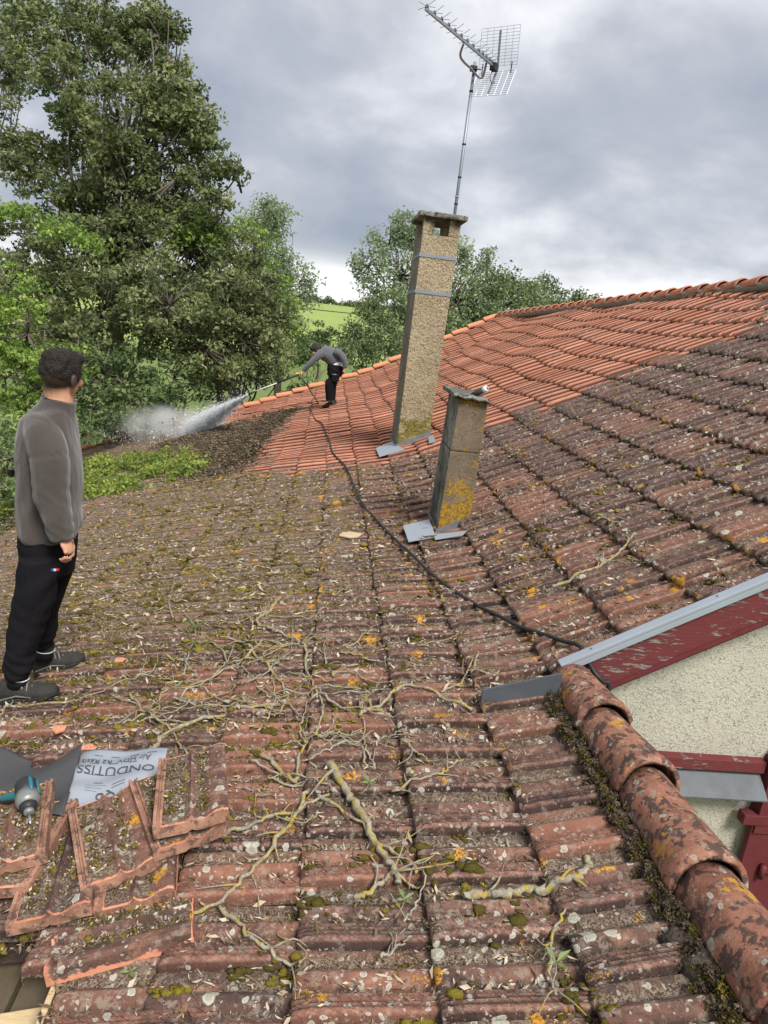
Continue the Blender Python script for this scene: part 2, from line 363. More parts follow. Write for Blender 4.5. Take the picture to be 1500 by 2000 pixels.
M_GREYMORTAR = plain('grey_mortar', (.20, .185, .16), .95, var=.35, scale=25, bump=.008, bscale=60)
M_DECK = plain('roof_dirt', (.05, .032, .026), .95, var=.5, scale=40, bump=.01, bscale=60)
M_ZINC = plain('zinc_sheet', (.150, .163, .18), .6, metal=.25, var=.42, scale=13, bump=.0012, bscale=30, spec=.5)
M_SLATE = plain('dark_zinc', (.085, .097, .112), .55, metal=.25, var=.3, scale=12)
M_ZINCB = plain('bright_zinc_trim', (.29, .325, .375), .45, metal=.2, var=.10, scale=6, spec=.5)
def wood_mat(name, base, flake=None, sc=(1, 1, 1), famt=.6):
    m_, n = newmat(name); p = n.pos()
    ps = n.add('ShaderNodeVectorMath', {0: p, 1: sc}, operation='MULTIPLY').outputs[0]
    g = n.noise(ps, 20, 5, .65); c = n.mix(g, tuple(x * .72 for x in base), tuple(x * 1.25 for x in base)); h = g
    if flake:
        fl = n.ramp(n.math('ADD', n.noise(ps, 10, 5, .72), n.math('MULTIPLY', n.noise(p, 2.2, 2), .5)), famt, famt + .02)
        c = n.mix(fl, c, n.mix(n.noise(ps, 60, 3), tuple(x * .6 for x in flake), flake)); h = n.math('SUBTRACT', g, n.math('MULTIPLY', fl, .8))
    n.out(c, .62, n.bump(h, .6, .003)); return m_
M_RED = wood_mat('peeling_burgundy_paint', (.125, .026, .029), (.24, .22, .205), (1.0, 1, 5.5), .835)
M_RED2 = wood_mat('burgundy_paint', (.110, .020, .026), (.35, .32, .30), (1, 2, 2), .93)
def render_mat(name, c0, c1, sc=60, amp=.012, stain=None):
    m_, n = newmat(name); p = n.pos(); a1 = n.noise(p, sc, 5, .62, .8); a2 = n.noise(p, 3, 4)
    pit = n.ramp(n.noise(p, sc * .8, 2, .5, 2.2), .40, .32)
    c = n.mix(n.ramp(a2, .3, .7), c0, c1)
    c = n.mix(n.math('MULTIPLY', pit, .35), c, tuple(x * .5 for x in c0))
    if stain:
        for (cc, nsc, lo, z0, z1) in stain:
            z = n.add('ShaderNodeSeparateXYZ', {0: p}).outputs[2]
            f_ = n.ramp(n.math('ADD', n.noise(p, nsc, 5, .65), n.math('MULTIPLY', n.ramp(z, z0, z1), .35)), lo, lo + .12)
            c = n.mix(n.math('MULTIPLY', f_, .85), c, n.mix(n.ramp(n.noise(p, 75, 4, .7), .36, .62), tuple(x * .40 for x in cc), tuple(x * 1.15 for x in cc)))
    h = n.math('SUBTRACT', a1, n.math('MULTIPLY', pit, .8)); n.out(c, .95, n.bump(h, 1.0, amp), spec=.1); return m_
M_WALL = render_mat('cream_roughcast', (.41, .39, .33), (.47, .445, .375), 75, .007)
M_CHIM = render_mat('ochre_roughcast', (.34, .275, .18), (.44, .36, .245), 36, .035,
                    [((.20, .17, .02), 5, .66, -.62, -1.25), ((.07, .06, .045), 4, .80, .55, 1.15), ((.18, .14, .09), 7, .62, 99, 100)])
M_CHIMSIDE = render_mat('shaded_side_roughcast', (.17, .155, .13), (.28, .25, .21), 42, .024)  # darker roughcast for the left faces: their shade is put into the colour
M_CONC = render_mat('lichen_concrete', (.135, .105, .075), (.225, .175, .125), 90, .008,
                    [((.38, .225, .02), 7, .70, -.70, -1.20), ((.36, .21, .02), 6, .74, -.58, -.44), ((.38, .23, .02), 10, .585, 99, 100), ((.33, .31, .27), 30, .66, 99, 100)])
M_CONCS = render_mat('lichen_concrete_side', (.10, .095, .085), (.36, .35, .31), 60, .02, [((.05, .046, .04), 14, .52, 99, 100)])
M_GALV = plain('galvanised_band', (.24, .27, .31), .45, metal=.5, var=.12, scale=12, spec=.5)
M_MAST = plain('grey_mast_steel', (.23, .26, .30), .5, metal=.5, var=.15, scale=10)
M_ALU = plain('antenna_aluminium', (.30, .32, .36), .4, metal=.7, var=.15, scale=20)
M_BLACKP = plain('black_plastic', (.022, .022, .026), .5, var=.2)
M_DARKBLUE = plain('dark_blue_plastic', (.05, .06, .10), .55, var=.2)
M_RUBBER = plain('black_rubber_hose', (.018, .018, .02), .5, var=.3, scale=15)
def cloth_mat(name, c, fold=.004, fz=.5, fuzz=True):
    m_, n = newmat(name); p = n.pos(); ps = n.add('ShaderNodeVectorMath', {0: p, 1: (1, 1, fz)}, operation='MULTIPLY').outputs[0]
    a1 = n.noise(ps, 9, 3, .5, .8); a2 = n.noise(p, 260, 2); c_ = n.mix(a2, tuple(x * .8 for x in c), tuple(x * 1.2 for x in c))
    b = n.out(c_, .95, n.bump(n.math('ADD', a1, n.math('MULTIPLY', a2, .03)), .55, .03), spec=.1)
    if fuzz: b.inputs['Sheen Weight'].default_value = .25; b.inputs['Sheen Roughness'].default_value = .6
    return m_
M_FLEECE = cloth_mat('grey_brown_fleece', (.054, .045, .041)); M_FLEECE2 = cloth_mat('slate_grey_pullover', (.085, .092, .108))
M_TROU = cloth_mat('black_track_fabric', (.0095, .0088, .011), fuzz=False); M_SHIRT = plain('white_cotton', (.62, .64, .68), .9, var=.05)
def skin_mat(hair_c, cen, fwd, low):
    m_, n = newmat('skin'); p = n.pos(); a1 = n.noise(p, 60, 3)
    c = n.mix(a1, (.42, .22, .14), (.52, .29, .19)); 
    if hair_c is not None:            # cropped hair fading into the nape, short beard
        z = n.add('ShaderNodeVectorMath', {0: n.add('ShaderNodeVectorMath', {0: p, 1: tuple(cen)}, operation='SUBTRACT').outputs[0], 1: tuple(low)}, operation='DOT_PRODUCT').outputs[1]
        f_ = n.math('ADD', z, n.math('MULTIPLY', n.math('SUBTRACT', n.noise(p, 160, 2), .5), .012))
        c = n.mix(n.math('MULTIPLY', n.ramp(f_, -.066, -.020), .95), c, hair_c)
    b = n.out(c, .55, n.bump(n.noise(p, 300, 2), .2, .001)); b.inputs['Subsurface Weight'].default_value = .12; b.inputs['Subsurface Radius'].default_value = (.01, .004, .002)
    return m_
M_HAIR = None
def hair_mat():
    m_, n = newmat('dark_brown_hair'); p = n.pos(); ps = n.add('ShaderNodeVectorMath', {0: p, 1: (1.0, .35, 1.4)}, operation='MULTIPLY').outputs[0]
    a1 = n.noise(ps, 130, 4, .7, .6); c = n.mix(n.ramp(a1, .35, .7), (.008, .006, .0055), (.036, .026, .021)); n.out(c, .6, n.bump(a1, 1.0, .006), spec=.4); return m_
M_HAIR = hair_mat()
M_SHOE = plain('worn_black_suede', (.030, .029, .026), .85, var=.45, scale=28, bump=.004, bscale=120)
M_SOLE = plain('dark_rubber_sole', (.022, .022, .022), .7, var=.3, scale=40)
M_LACE = plain('dusty_lace', (.16, .155, .14), .9, var=.3)
M_SOCK = plain('black_sock', (.008, .008, .010), .95, var=.2); M_WHITE = plain('white_trim', (.60, .60, .62), .7, var=.05)
def bark_mat(name, base, lichen=.0):
    m_, n = newmat(name); p = n.pos(); a1 = n.noise(p, 45, 5, .65); c = n.mix(a1, tuple(x * .55 for x in base), tuple(x * 1.35 for x in base))
    if lichen:
        l1 = n.noise(p, 48, 4, .65); l2 = n.noise(p, 210, 3, .7)
        c = n.mix(n.math('MULTIPLY', n.ramp(n.math('ADD', l1, n.math('MULTIPLY', l2, .4)), .68, .74), .8), c, (.30, .30, .235))
        c = n.mix(n.ramp(n.math('ADD', n.noise(p, 40, 4, .65), n.math('MULTIPLY', l2, .4)), lichen + .02, lichen + .09), c, n.mix(l2, (.20, .145, .03), (.44, .33, .07)))
    n.out(c, .93, n.bump(a1, .8, .006), spec=.1); return m_
M_BARK = bark_mat('grey_bark', (.13, .115, .092)); M_TWIG = bark_mat('lichened_twig_bark', (.22, .19, .15), .69)
M_TWIG2 = bark_mat('dry_twig_bark', (.25, .215, .175), .78)
def leaf_mat(name, c0, c1, c2, tr=.4, rough=.6):
    m_, n = newmat(name); t = n.attr('tone'); c = n.mix(n.ramp(t, .0, .55), c0, c1); c = n.mix(n.ramp(t, .5, 1.0), c, c2)
    n.out(c, rough, trans=tr, spec=.25); return m_
L_MAPLE = leaf_mat('maple_leaf', (.062, .085, .034), (.165, .205, .085), (.30, .325, .150))
L_ROBI = leaf_mat('robinia_leaf', (.13, .21, .045), (.25, .37, .08), (.42, .52, .13), .4)
L_POPL = leaf_mat('poplar_leaf', (.16, .21, .12), (.28, .35, .20), (.40, .46, .30), .5)
L_WILL = leaf_mat('willow_leaf', (.095, .135, .06), (.19, .25, .115), (.29, .35, .18), .35)
L_BUSH = leaf_mat('bush_leaf', (.07, .11, .042), (.155, .225, .085), (.26, .33, .14), .35)
L_IVY = leaf_mat('creeper_leaf', (.09, .13, .028), (.20, .26, .05), (.34, .40, .09), .35)
M_LITTER = leaf_mat('dry_litter', (.060, .036, .026), (.215, .150, .100), (.52, .44, .335), .1, .9)
M_MOSS = None
def moss_mat():
    m_, n = newmat('cushion_moss'); p = n.pos(); t = n.attr('tone'); a1 = n.noise(p, 190, 4, .7)
    c = n.mix(a1, (.035, .032, .012), (.18, .15, .035)); c = n.mix(n.math('MULTIPLY', n.ramp(t, .30, .85), .8), c, (.30, .235, .035)); n.out(c, .97, n.bump(a1, 1.0, .012), spec=.05); return m_
M_MOSS = moss_mat()
M_CRUMB = leaf_mat('moss_crumbs', (.030, .022, .014), (.080, .060, .038), (.19, .145, .095), .0, .95)

# ---------------------------------------------------------------- ground and fields
M_GRASS = None
def ground_mat():
    m_, n = newmat('meadow'); p = n.pos(); a1 = n.noise(p, .25, 5); a2 = n.noise(p, 3, 4)
    c = n.mix(a1, (.085, .125, .035), (.15, .20, .065)); c = n.mix(n.math('MULTIPLY', a2, .5), c, (.20, .24, .10))
    ps = n.add('ShaderNodeVectorMath', {0: p, 1: (.25, 1, 1)}, operation='MULTIPLY').outputs[0]
    y = n.add('ShaderNodeSeparateXYZ', {0: p}).outputs[1]
    crop = n.mix(n.noise(ps, .35, 5, .7), (.20, .26, .075), (.29, .35, .12)); c = n.mix(n.ramp(y, 78, 88), c, crop)
    n.out(c, .95, n.bump(a2, .6, .2), spec=.05); return m_
def ground_z(X, Y):
    X = np.asarray(X, float); Y = np.asarray(Y, float)
    r = np.clip((Y - 62) / 190, 0, 1); r = r * r * (3 - 2 * r)
    return -5.6 + 8.0 * r + .25 * np.sin(X * .08) * np.clip(Y / 60, 0, 1) + X * -.012 * r - 3 * np.clip((Y - 300) / 900, 0, 1)
gx = np.concatenate([np.linspace(-900, -80, 14), np.linspace(-70, 80, 50), np.linspace(90, 900, 14)])
gy = np.concatenate([np.linspace(-300, -10, 8), np.linspace(0, 300, 90), np.linspace(330, 1800, 14)])
GX, GY = np.meshgrid(gx, gy); GZ = ground_z(GX, GY); nx_, ny_ = len(gx), len(gy)
idx = np.arange(nx_ * ny_).reshape(ny_, nx_)
go = link('ground', npmesh('ground', np.stack([GX.ravel(), GY.ravel(), GZ.ravel()], 1), np.stack([idx[:-1, :-1], idx[:-1, 1:], idx[1:, 1:], idx[1:, :-1]], -1).reshape(-1, 4)), ground_mat())
tag(go, kind='structure')

# ---------------------------------------------------------------- the house roof
house = empty('house', (1, 8, -5.6), 'long low house under old clay tiles, half washed orange and half mossy brown', 'house')
CLEAN = wpoly([(1500, 566), (1500, 641), (1330, 684), (1200, 736), (1080, 796), (960, 832), (862, 872), (740, 906), (600, 926), (455, 927), (520, 852), (562, 812), (600, 806), (590, 798), (480, 826), (400, 838), (448, 806), (520, 780)])
CLEAN += [(-1.2, 17.6), (4.4, 17.6), (5.3, 10)]
ORANGE_ONE = wpoly([(1283, 912), (1362, 890), (1408, 893), (1322, 926)])
NV = len(PY)
def tile_mesh_arrays(seed, rich=True):
    r_ = np.random.default_rng(seed); LL = TL + .05
    xs = [.006, .0, .003, .014, .05, .17, .28, LL] if rich else [.004, .0, .012, .05, LL]
    dz = [-.022, -.012, -.003, 0, .0, 0, 0, 0] if rich else [-.022, -.010, 0, 0, 0]
    pz = PZ.copy(); pz = pz * r_.uniform(.92, 1.08) + r_.normal(0, .0005, NV); py = PY.copy()
    V = []; ht = []; uv = []
    for i, x_ in enumerate(xs):
        nose = max(0, 1 - x_ / .035) * .35
        for j in range(NV):
            z = pz[j] * (1 - nose) + dz[i] + (r_.normal(0, .0008) if rich and i > 1 else 0)
            V.append((x_, py[j] * TW, z)); ht.append(pz[j]); uv.append((x_ / TL, py[j]))
        V.append((x_, -.0005, pz[0] - .032 + min(dz[i], 0))); ht.append(0.0); uv.append((x_ / TL, 0))
    n_ = NV + 1; F = []
    for i in range(len(xs) - 1):
        for j in range(NV - 1): a_ = i * n_ + j; F.append((a_, a_ + n_, a_ + n_ + 1, a_ + 1))
        a_ = i * n_; F.append((a_ + n_ - 1, a_ + n_ + n_ - 1, a_ + n_, a_))
    return np.array(V), np.array(F), np.array(ht), np.array(uv)
# the hole where tiles have been taken up
HOLE = [(-2.2, .6), (-.5, .6), (-.5, 1.46), (-2.2, 1.46)]
HOLE2 = [(-1.15, 1.88), (-.50, 1.86), (-.50, 2.33), (-1.15, 2.42)]
CH1 = (.70, 1.25, 7.68, 8.1); CH2 = (.80, 1.10, 4.6, 4.9)
tiles = []
for k in range(-21, 15):
    for j in range(-3, 94):
        yo = YOFF[k] + j * TW
        if yo < -.35 or yo > 17 - TW * .4: continue
        x0 = float(cx_at(k, yo)); zt = float(H(x0, yo))
        if yo < YW - .02 and k > -1: continue
        xm, ym = x0 + .16, yo + .09
        cut = 1.0
        if x0 + .2 > ridge_x(yo):
            cut = (float(ridge_x(yo)) + .03 - x0) / .33
            if cut < .12 or yo < YW: continue
            cut = min(cut, 1.0)
        if inpoly(xm, ym, HOLE) or inpoly(xm, ym, HOLE2): continue
        eave = np.interp(yo, [0, 8, 10, 13, 17], [-3.2, -3.4, -3.9, -4.9, -5.6])
        if x0 < eave: continue
        dx = TL; x1 = float(cx_at(min(k + 1, 15), yo)) if k < 15 else x0 + dx * .87
        z1 = float(H(x1, yo)); tx = np.array([x1 - x0, 0, z1 - zt]); tx /= np.linalg.norm(tx)
        z_w = float(H(x0, yo + TW)); ty = np.array([0, TW, z_w - zt]); ty /= np.linalg.norm(ty); nz = np.cross(tx, ty); nz /= np.linalg.norm(nz); ty = np.cross(nz, tx)
        tilt = math.atan2(.032, TL) ; jit = rng.normal(0, 1, 5)
        tilt += jit[0] * .006; yaw = jit[1] * .012; roll = jit[2] * .010
        tx2 = tx * math.cos(tilt) - nz * math.sin(tilt); nz2 = nz * math.cos(tilt) + tx * math.sin(tilt)
        tx3 = tx2 * math.cos(yaw) + ty * math.sin(yaw); ty3 = ty * math.cos(yaw) - tx2 * math.sin(yaw)
        nz3 = np.cross(tx3, ty3)
        ty4 = ty3 * math.cos(roll) + nz3 * math.sin(roll); nz4 = nz3 * math.cos(roll) - ty3 * math.sin(roll)
        og = np.array([x0, yo, zt]) + nz * (-.006 + jit[3] * .0015) + tx * jit[4] * .004
        if yo >= YW - .1 and yo < 2.9 and k >= -1: og = og + nz * .02
        if -.75 < x0 < -.45 and yo + TW < 1.50: og = og + tx * .115
        M_ = np.stack([tx3, ty4, nz4], 1)
        q = RM @ (og + M_ @ np.array([.16, .09, .02])); size = 0
        px, py_ = (750 + F0 * q[0] / q[2], 1000 + F0 * q[1] / q[2]) if q[2] > .2 else (-9999, -9999)
        if -200 < px < 1700 and -100 < py_ < 2250: size = 1 / q[2]
        if cut < 1: size = 0
        tiles.append((size, og, M_ * np.array([cut, 1, 1]) if cut < 1 else M_, k, yo))
tiles.sort(key=lambda t: -t[0])
NEAR = tiles[:300]; REST = tiles[300:]
variants = []
for s_ in range(8):
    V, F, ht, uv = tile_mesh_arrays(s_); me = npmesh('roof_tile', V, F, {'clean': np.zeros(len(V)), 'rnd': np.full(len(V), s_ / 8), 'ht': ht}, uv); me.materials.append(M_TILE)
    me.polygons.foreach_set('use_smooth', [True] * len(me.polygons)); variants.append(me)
hl = Vector(house.location)
for i, (s_, og, M_, k, yo) in enumerate(NEAR):
    o_ = bpy.data.objects.new('roof_tile', variants[rng.integers(8)]); COL.objects.link(o_); o_.parent = house
    o_.matrix_basis = Matrix.Translation(Vector(og) - hl) @ Matrix(M_.tolist()).to_4x4()
arrs = [tile_mesh_arrays(100 + i, False) for i in range(6)]
Vs, Fs, Hs, Us, Cs, Rs = [], [], [], [], [], []; nv = 0
for (s_, og, M_, k, yo) in REST:
    V, F, ht, uv = arrs[rng.integers(6)]; Vw = V @ M_.T + og
    jx = rng.normal(0, .11); jy = rng.normal(0, .13)
    cc = inpoly(Vw[:, 0] + jx, Vw[:, 1] + jy, CLEAN) | inpoly(np.full(len(V), og[0] + .15), np.full(len(V), og[1] + .09), ORANGE_ONE)
    cc = cc.astype(float)
    if 0 < cc.mean() < 1: cc = cc * rng.uniform(.75, 1.0)
    elif cc.mean() == 0 and inpoly(og[0] + rng.normal(0, .25), og[1] + rng.normal(0, .3), CLEAN): cc = cc + rng.uniform(.30, .50)
    elif cc.mean() == 1 and not inpoly(og[0] + rng.normal(0, .3), og[1] + rng.normal(0, .35), CLEAN): cc = cc * rng.uniform(.45, .75)
    if cc.mean() > .5 and og[0] > 1.3 and rng.random() < .10: cc *= .55         # a few washed tiles keep their soot
    if og[1] > 10 and og[0] < -.9: cc *= .72
    Vs.append(Vw); Fs.append(F + nv); nv += len(V); Hs.append(ht); Us.append(uv); Cs.append(cc); Rs.append(np.full(len(V), rng.random()))
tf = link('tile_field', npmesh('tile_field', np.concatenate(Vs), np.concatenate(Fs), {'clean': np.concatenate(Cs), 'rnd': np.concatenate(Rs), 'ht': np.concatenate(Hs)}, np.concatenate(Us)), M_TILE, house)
tag(tf, kind='stuff')
# underlay below the tiles (dark), open at the hole where boards show
def sheet(name, xs, ys, dz, m_, parent, skip=None):
    XX, YY = np.meshgrid(xs, ys); ZZ = H(XX, YY) + dz; i_ = np.arange(XX.size).reshape(XX.shape)
    F = np.stack([i_[:-1, :-1], i_[:-1, 1:], i_[1:, 1:], i_[1:, :-1]], -1).reshape(-1, 4)
    if skip is not None:
        cxm = (XX[:-1, :-1] + XX[1:, 1:]).ravel() / 2; cym = (YY[:-1, :-1] + YY[1:, 1:]).ravel() / 2; F = F[~skip(cxm, cym)]
    return link(name, npmesh(name, np.stack([XX.ravel(), YY.ravel(), ZZ.ravel()], 1), F), m_, parent)
sheet('roof_deck', np.linspace(-5.5, 5.1, 54), np.linspace(-.3, 17.1, 88), -.078, M_DECK, house,
      lambda X, Y: ((Y < YW) & (X > 1.08)) | (X > ridge_x(Y) - .05) | (X < np.interp(Y, [0, 8, 10, 13, 17], [-3.2, -3.4, -3.9, -4.9, -5.5])) | ((X < -.3) & (Y < 1.6)))
# exposed boards in the hole
M_BOARD = wood_mat('dusty_roof_board', (.105, .080, .052), None, (6, 1, 1)); M_NEWWOOD = wood_mat('fresh_batten', (.50, .38, .22), None, (1, 4, 1))
for i in range(5):
    x0 = -2.1 + i * .37; b = B(); z = float(H(x0 + .18, 1.2)) - .13
    sl = float(H(x0 + .36, 1.2) - H(x0, 1.2)) / .36
    ax = np.array([[1, 0, sl], [0, 1, 0], [-sl, 0, 1]], float); ax[0] /= np.linalg.norm(ax[0]); ax[2] /= np.linalg.norm(ax[2])
    b.box((x0 + .18, .95, z), (.362, 1.5, .018), ax); b.obj('roof_board', M_BOARD, house, bevel=.002)
b = B(); p0 = P(133, 1878); p1 = P(80, 2010); d = p1 - p0; d /= np.linalg.norm(d); s_, u_ = basis(d)
b.box((p0 + p1) / 2 + np.array([-.012, 0, -.035]), (.014, np.linalg.norm(p1 - p0) + .3, .05), np.stack([s_, d, u_])); b.obj('batten', M_NEWWOOD, house, bevel=.001)

# verge tiles along the far gable: short overlapping pieces
V = []
ys = 17.03; x = 3.80; zprev = None; vm = None
clean_attr = lambda me, v: me.attributes.new('clean', 'FLOAT', 'POINT').data.foreach_set('value', np.full(len(me.vertices), v, np.float32))
x = 3.86
while x > -5.4:
    z0 = float(H(x, 16.95)); m_ = (z0 - float(H(x - .1, 16.95))) / .1; dx = .40 / math.sqrt(1 + m_ * m_)
    z1 = float(H(x - dx, 16.95)); b = B()
    hi = np.array([x + .02, ys, z0 + .05]); lo = np.array([x - dx, ys, z1 + .085])
    b.tube([lo, lo + (hi - lo) * .05, hi], [.085, .082, .07], 10, .75)
    me = b.mesh('verge_tile'); clean_attr(me, 1.0 if x > -1.5 else .5); link('verge_tile', me, M_RIDGE, house)
    x -= dx
# ridge of the higher roof: half-round tiles on a mortar bed
def half_round(p0, p1, r0, r1, up=(0, 0, 1), th=.014, span=1.05):
    p0, p1 = np.asarray(p0, float), np.asarray(p1, float); d = p1 - p0; d /= np.linalg.norm(d); a_, b_ = basis(d, up)
    if b_[2] < 0: b_ = -b_
    rs = []
    L_ = np.linalg.norm(p1 - p0)
    for t, r_ in ((0, r0), (.02, r0 + .004), (.09, r0 + .004), (.11, r0), (.5, (r0 + r1) / 2), (1, r1)):
        p_ = p0 + (p1 - p0) * t; an = np.linspace(-math.pi / 2 * span, math.pi / 2 * span, 17)
        rs.append([p_ + r_ * (math.sin(q) * a_ + math.cos(q) * b_) for q in an] + [p_ + (r_ - th) * (math.sin(q) * a_ + math.cos(q) * b_) for q in an[::-1]])
    return rs
y = 2.45
while y < 17.1:
    y1 = y + .36; xa, xb = float(ridge_x(y)), float(ridge_x(y1)); za, zb = float(H(xa, 9)), float(H(xb, 9))
    b = B(); b.rings(half_round((xa, y - .02, za - .01), (xb, y1 + .02, zb - .03), .115, .095)); me = b.mesh('ridge_tile'); clean_attr(me, .75 if y > 9 else .55)
    link('ridge_tile', me, M_RIDGE, house); y = y1
b = B(); b.tube([(float(ridge_x(q)) - .03, q, float(H(ridge_x(q), 9)) - .030) for q in np.linspace(2.45, 17.1, 40)], .082, 8, .8); b.obj('ridge_mortar', M_GREYMORTAR, house, True)
# back slope of the higher roof and of the lower one
b = B(); q = [(float(ridge_x(2.5)), 2.5), (float(ridge_x(17)), 17)]
zr = [float(H(x_, 9)) - .02 for x_, _ in q]
b.prism([(q[0][0], 2.5, zr[0]), (q[1][0], 17, zr[1]), (9.5, 17, -2.6), (9.5, 2.5, -2.6)], (0, 0, -.06)); b.obj('back_slope', M_DECK, house)
# lower ridge, foreground: five big half-round tiles on mossy mortar; wide ends face the camera
RX, RZ = 1.075, -1.285
ridge_cuts = [2.46, 2.155, 1.815, 1.43, 1.09, .74, .38]
for i in range(len(ridge_cuts) - 1):
    ya, yb = ridge_cuts[i], ridge_cuts[i + 1]; b = B(); r_ = .098
    jx = [.0, .008, -.006, .004, .0, .0][i]
    b.rings(half_round((RX + jx, yb - .035, RZ + .010 + .004 * (i % 2)), (RX - jx, ya + .02, RZ - .014), r_ + .004, r_ - .012, th=.016))
    me = b.mesh('ridge_tile'); clean_attr(me, 0.0); bm = bmesh.new(); bm.from_mesh(me); bmesh.ops.subdivide_edges(bm, edges=bm.edges, cuts=1, use_grid_fill=True); bm.to_mesh(me); bm.free()
    link('ridge_tile', me, M_RIDGE, house)
b = B()
for yy in np.arange(.2, 2.45, .035):
    for sx_ in (-1,):
        b.ell((RX - .098 + rng.normal(0, .008), yy, RZ - .052 + rng.normal(0, .006)), (.038 + rng.random() * .016, .03, .045), nu=7, nv=5)
b.skin('mossy_mortar', M_MORTAR, house, .009, 1, lambda c: .005 * np.sin(c[:, 1] * 90 + c[:, 0] * 60) + .004 * np.sin(c[:, 1] * 210 + c[:, 2] * 170))
b = B(); b.box((RX + .03, 1.08, -3.6), (.10, 2.78, 4.55)); b.obj('lower_side_wall', M_WALL, house)
# gable wall, verge board, zinc trim
YF = YW + .10
b = B(); zv = lambda X: -1.285 + .577 * (X - 1)
b.prism([(1.0, YF, -5.7), (1.0, YF, zv(1.0) - .10), (5.1, YF, zv(5.1) - .10), (9.3, YF, -2.75), (9.3, YF, -5.7)], (0, .2, 0)); b.obj('gable_wall', M_WALL, house)
def slopebox(x0, x1, y0, y1, d0, d1, name, m_, bev=.003):
    """a board following the 30 degree verge, from d0 to d1 (perpendicular to the slope)"""
    nx, nz = -.4998, .8661; P_ = lambda X, d: (X + nx * d, zv(X) + nz * d)
    b = B(); (ax_, az), (bx_, bz), (cx_, cz), (dx_, dz_) = P_(x0, d0), P_(x1, d0), P_(x1, d1), P_(x0, d1)
    b.prism([(ax_, y0, az), (bx_, y0, bz), (cx_, y0, cz), (dx_, y0, dz_)], (0, y1 - y0, 0)); return b.obj(name, m_, house, bevel=bev)
slopebox(1.10, 5.0, YW - .012, YW + .028, -.145, .006, 'verge_board', M_RED)
slopebox(1.12, 5.0, YW + .030, YW + .062, -.19, -.05, 'verge_moulding', M_RED2)
slopebox(1.13, 5.0, YW - .020, YW - .0125, -.150, -.132, 'verge_bead', M_RED2, .001)
slopebox(1.04, 5.0, YW - .034, YW + .012, .030, .046, 'zinc_trim', M_ZINCB, .004)
slopebox(1.04, 5.0, YW - .034, YW - .026, .006, .029, 'zinc_trim_face', M_ZINCB, .002)
for xq in (1.16, 1.62, 2.1):
    b = B(); b.ell((xq - .022, YW - .010, zv(xq) + .041), (.006, .006, .004), nu=8, nv=5); b.obj('trim_nail', M_ZINC, house, True)
# small zinc upstand left of the ridge end
pa, pb = P(938, 1385), P(1092, 1356); b = B(); d = pb - pa
b.prism([pa + np.array([0, .0, .0]), pb + np.array([0, 0, 0.0]), pb + np.array([0, .004, .085]), pa + np.array([0, .004, .078])], (0, .010, 0)); b.obj('zinc_upstand', M_SLATE, house)
# band, sloping zinc, post and shutter on the gable wall
a0, a1 = at(1240, 1462, YF), at(1482, 1484, YF)
b = B(); b.box(((a0[0] + a1[0]) / 2 - .04, YF - .02, a0[2] - .03), (a1[0] - a0[0] + .10, .045, .055)); b.obj('timber_band', M_RED, house, bevel=.004)
f0 = np.array([a0[0] - .08, YF - .012, a0[2] - .060]); f1 = np.array([a1[0] + .005, YF - .012, a0[2] - .060])
g1 = at(1500, 1565, YF - .10); g0 = np.array([a0[0] - .08, YF - .10, g1[2]])
b = B(); b.prism([f0, f1, g1, g0], (0, .0, -.006)); b.obj('zinc_weathering', plain('stained_zinc', (.088, .097, .108), .6, metal=.2, var=.5, scale=11), house)
b = B(); pz = at(1490, 1480, YF)
b.box((pz[0] + .055, YF - .035, pz[2] + .01 - .17), (.10, .07, .36)); b.obj('window_post', M_RED2, house, bevel=.003)
b = B(); b.prism([(pz[0] - .0, YF - .09, pz[2] + .055), (pz[0] + .3, YF - .09, pz[2] + .04), (pz[0] + .3, YF, pz[2] + .06), (pz[0] + .03, YF, pz[2] + .075)], (0, 0, -.005)); b.obj('zinc_apron', M_ZINC, house)
# shutter: frame with boards behind and a strap hinge
sh0 = at(1470, 1612, YF - .06); shz = sh0[2] + .005; shx = sh0[0]
sh = bpy.data.objects.new('shutter', B().box((shx + .055, YF - .045, shz - .36), (.11, .03, .72)).mesh('shutter', .003)); sh.data.materials.append(M_RED2)
COL.objects.link(sh); sh.parent = house; sh.location = -hl
def sub(b, name, m_, parent, smooth=False, bev=0):
    me = b.mesh(name, bev); me.materials.append(m_); o_ = bpy.data.objects.new(name, me); COL.objects.link(o_); o_.parent = parent
    if smooth: me.polygons.foreach_set('use_smooth', [True] * len(me.polygons))
    return o_
sub(B().box((shx + .34, YF - .045, shz - .055), (.46, .03, .11)), 'shutter_rail', M_RED2, sh, bev=.003)
for i in range(5): sub(B().box((shx + .165 + i * .10, YF - .035, shz - .42), (.096, .018, .62)), 'shutter_board', M_RED2, sh, bev=.003)
hz = shz - .235
sub(B().tube([(shx + .098, YF - .075, hz - .035), (shx + .098, YF - .075, hz + .035)], .013, 10), 'hinge_pin', M_RED2, sh, True)
sub(B().box((shx + .26, YF - .066, hz + .0), (.32, .008, .03)), 'hinge_strap', M_RED2, sh, bev=.002)
sub(B().box((shx + .04, YF - .05, shz + .03), (.20, .05, .05)), 'shutter_head', M_RED2, sh, bev=.004)

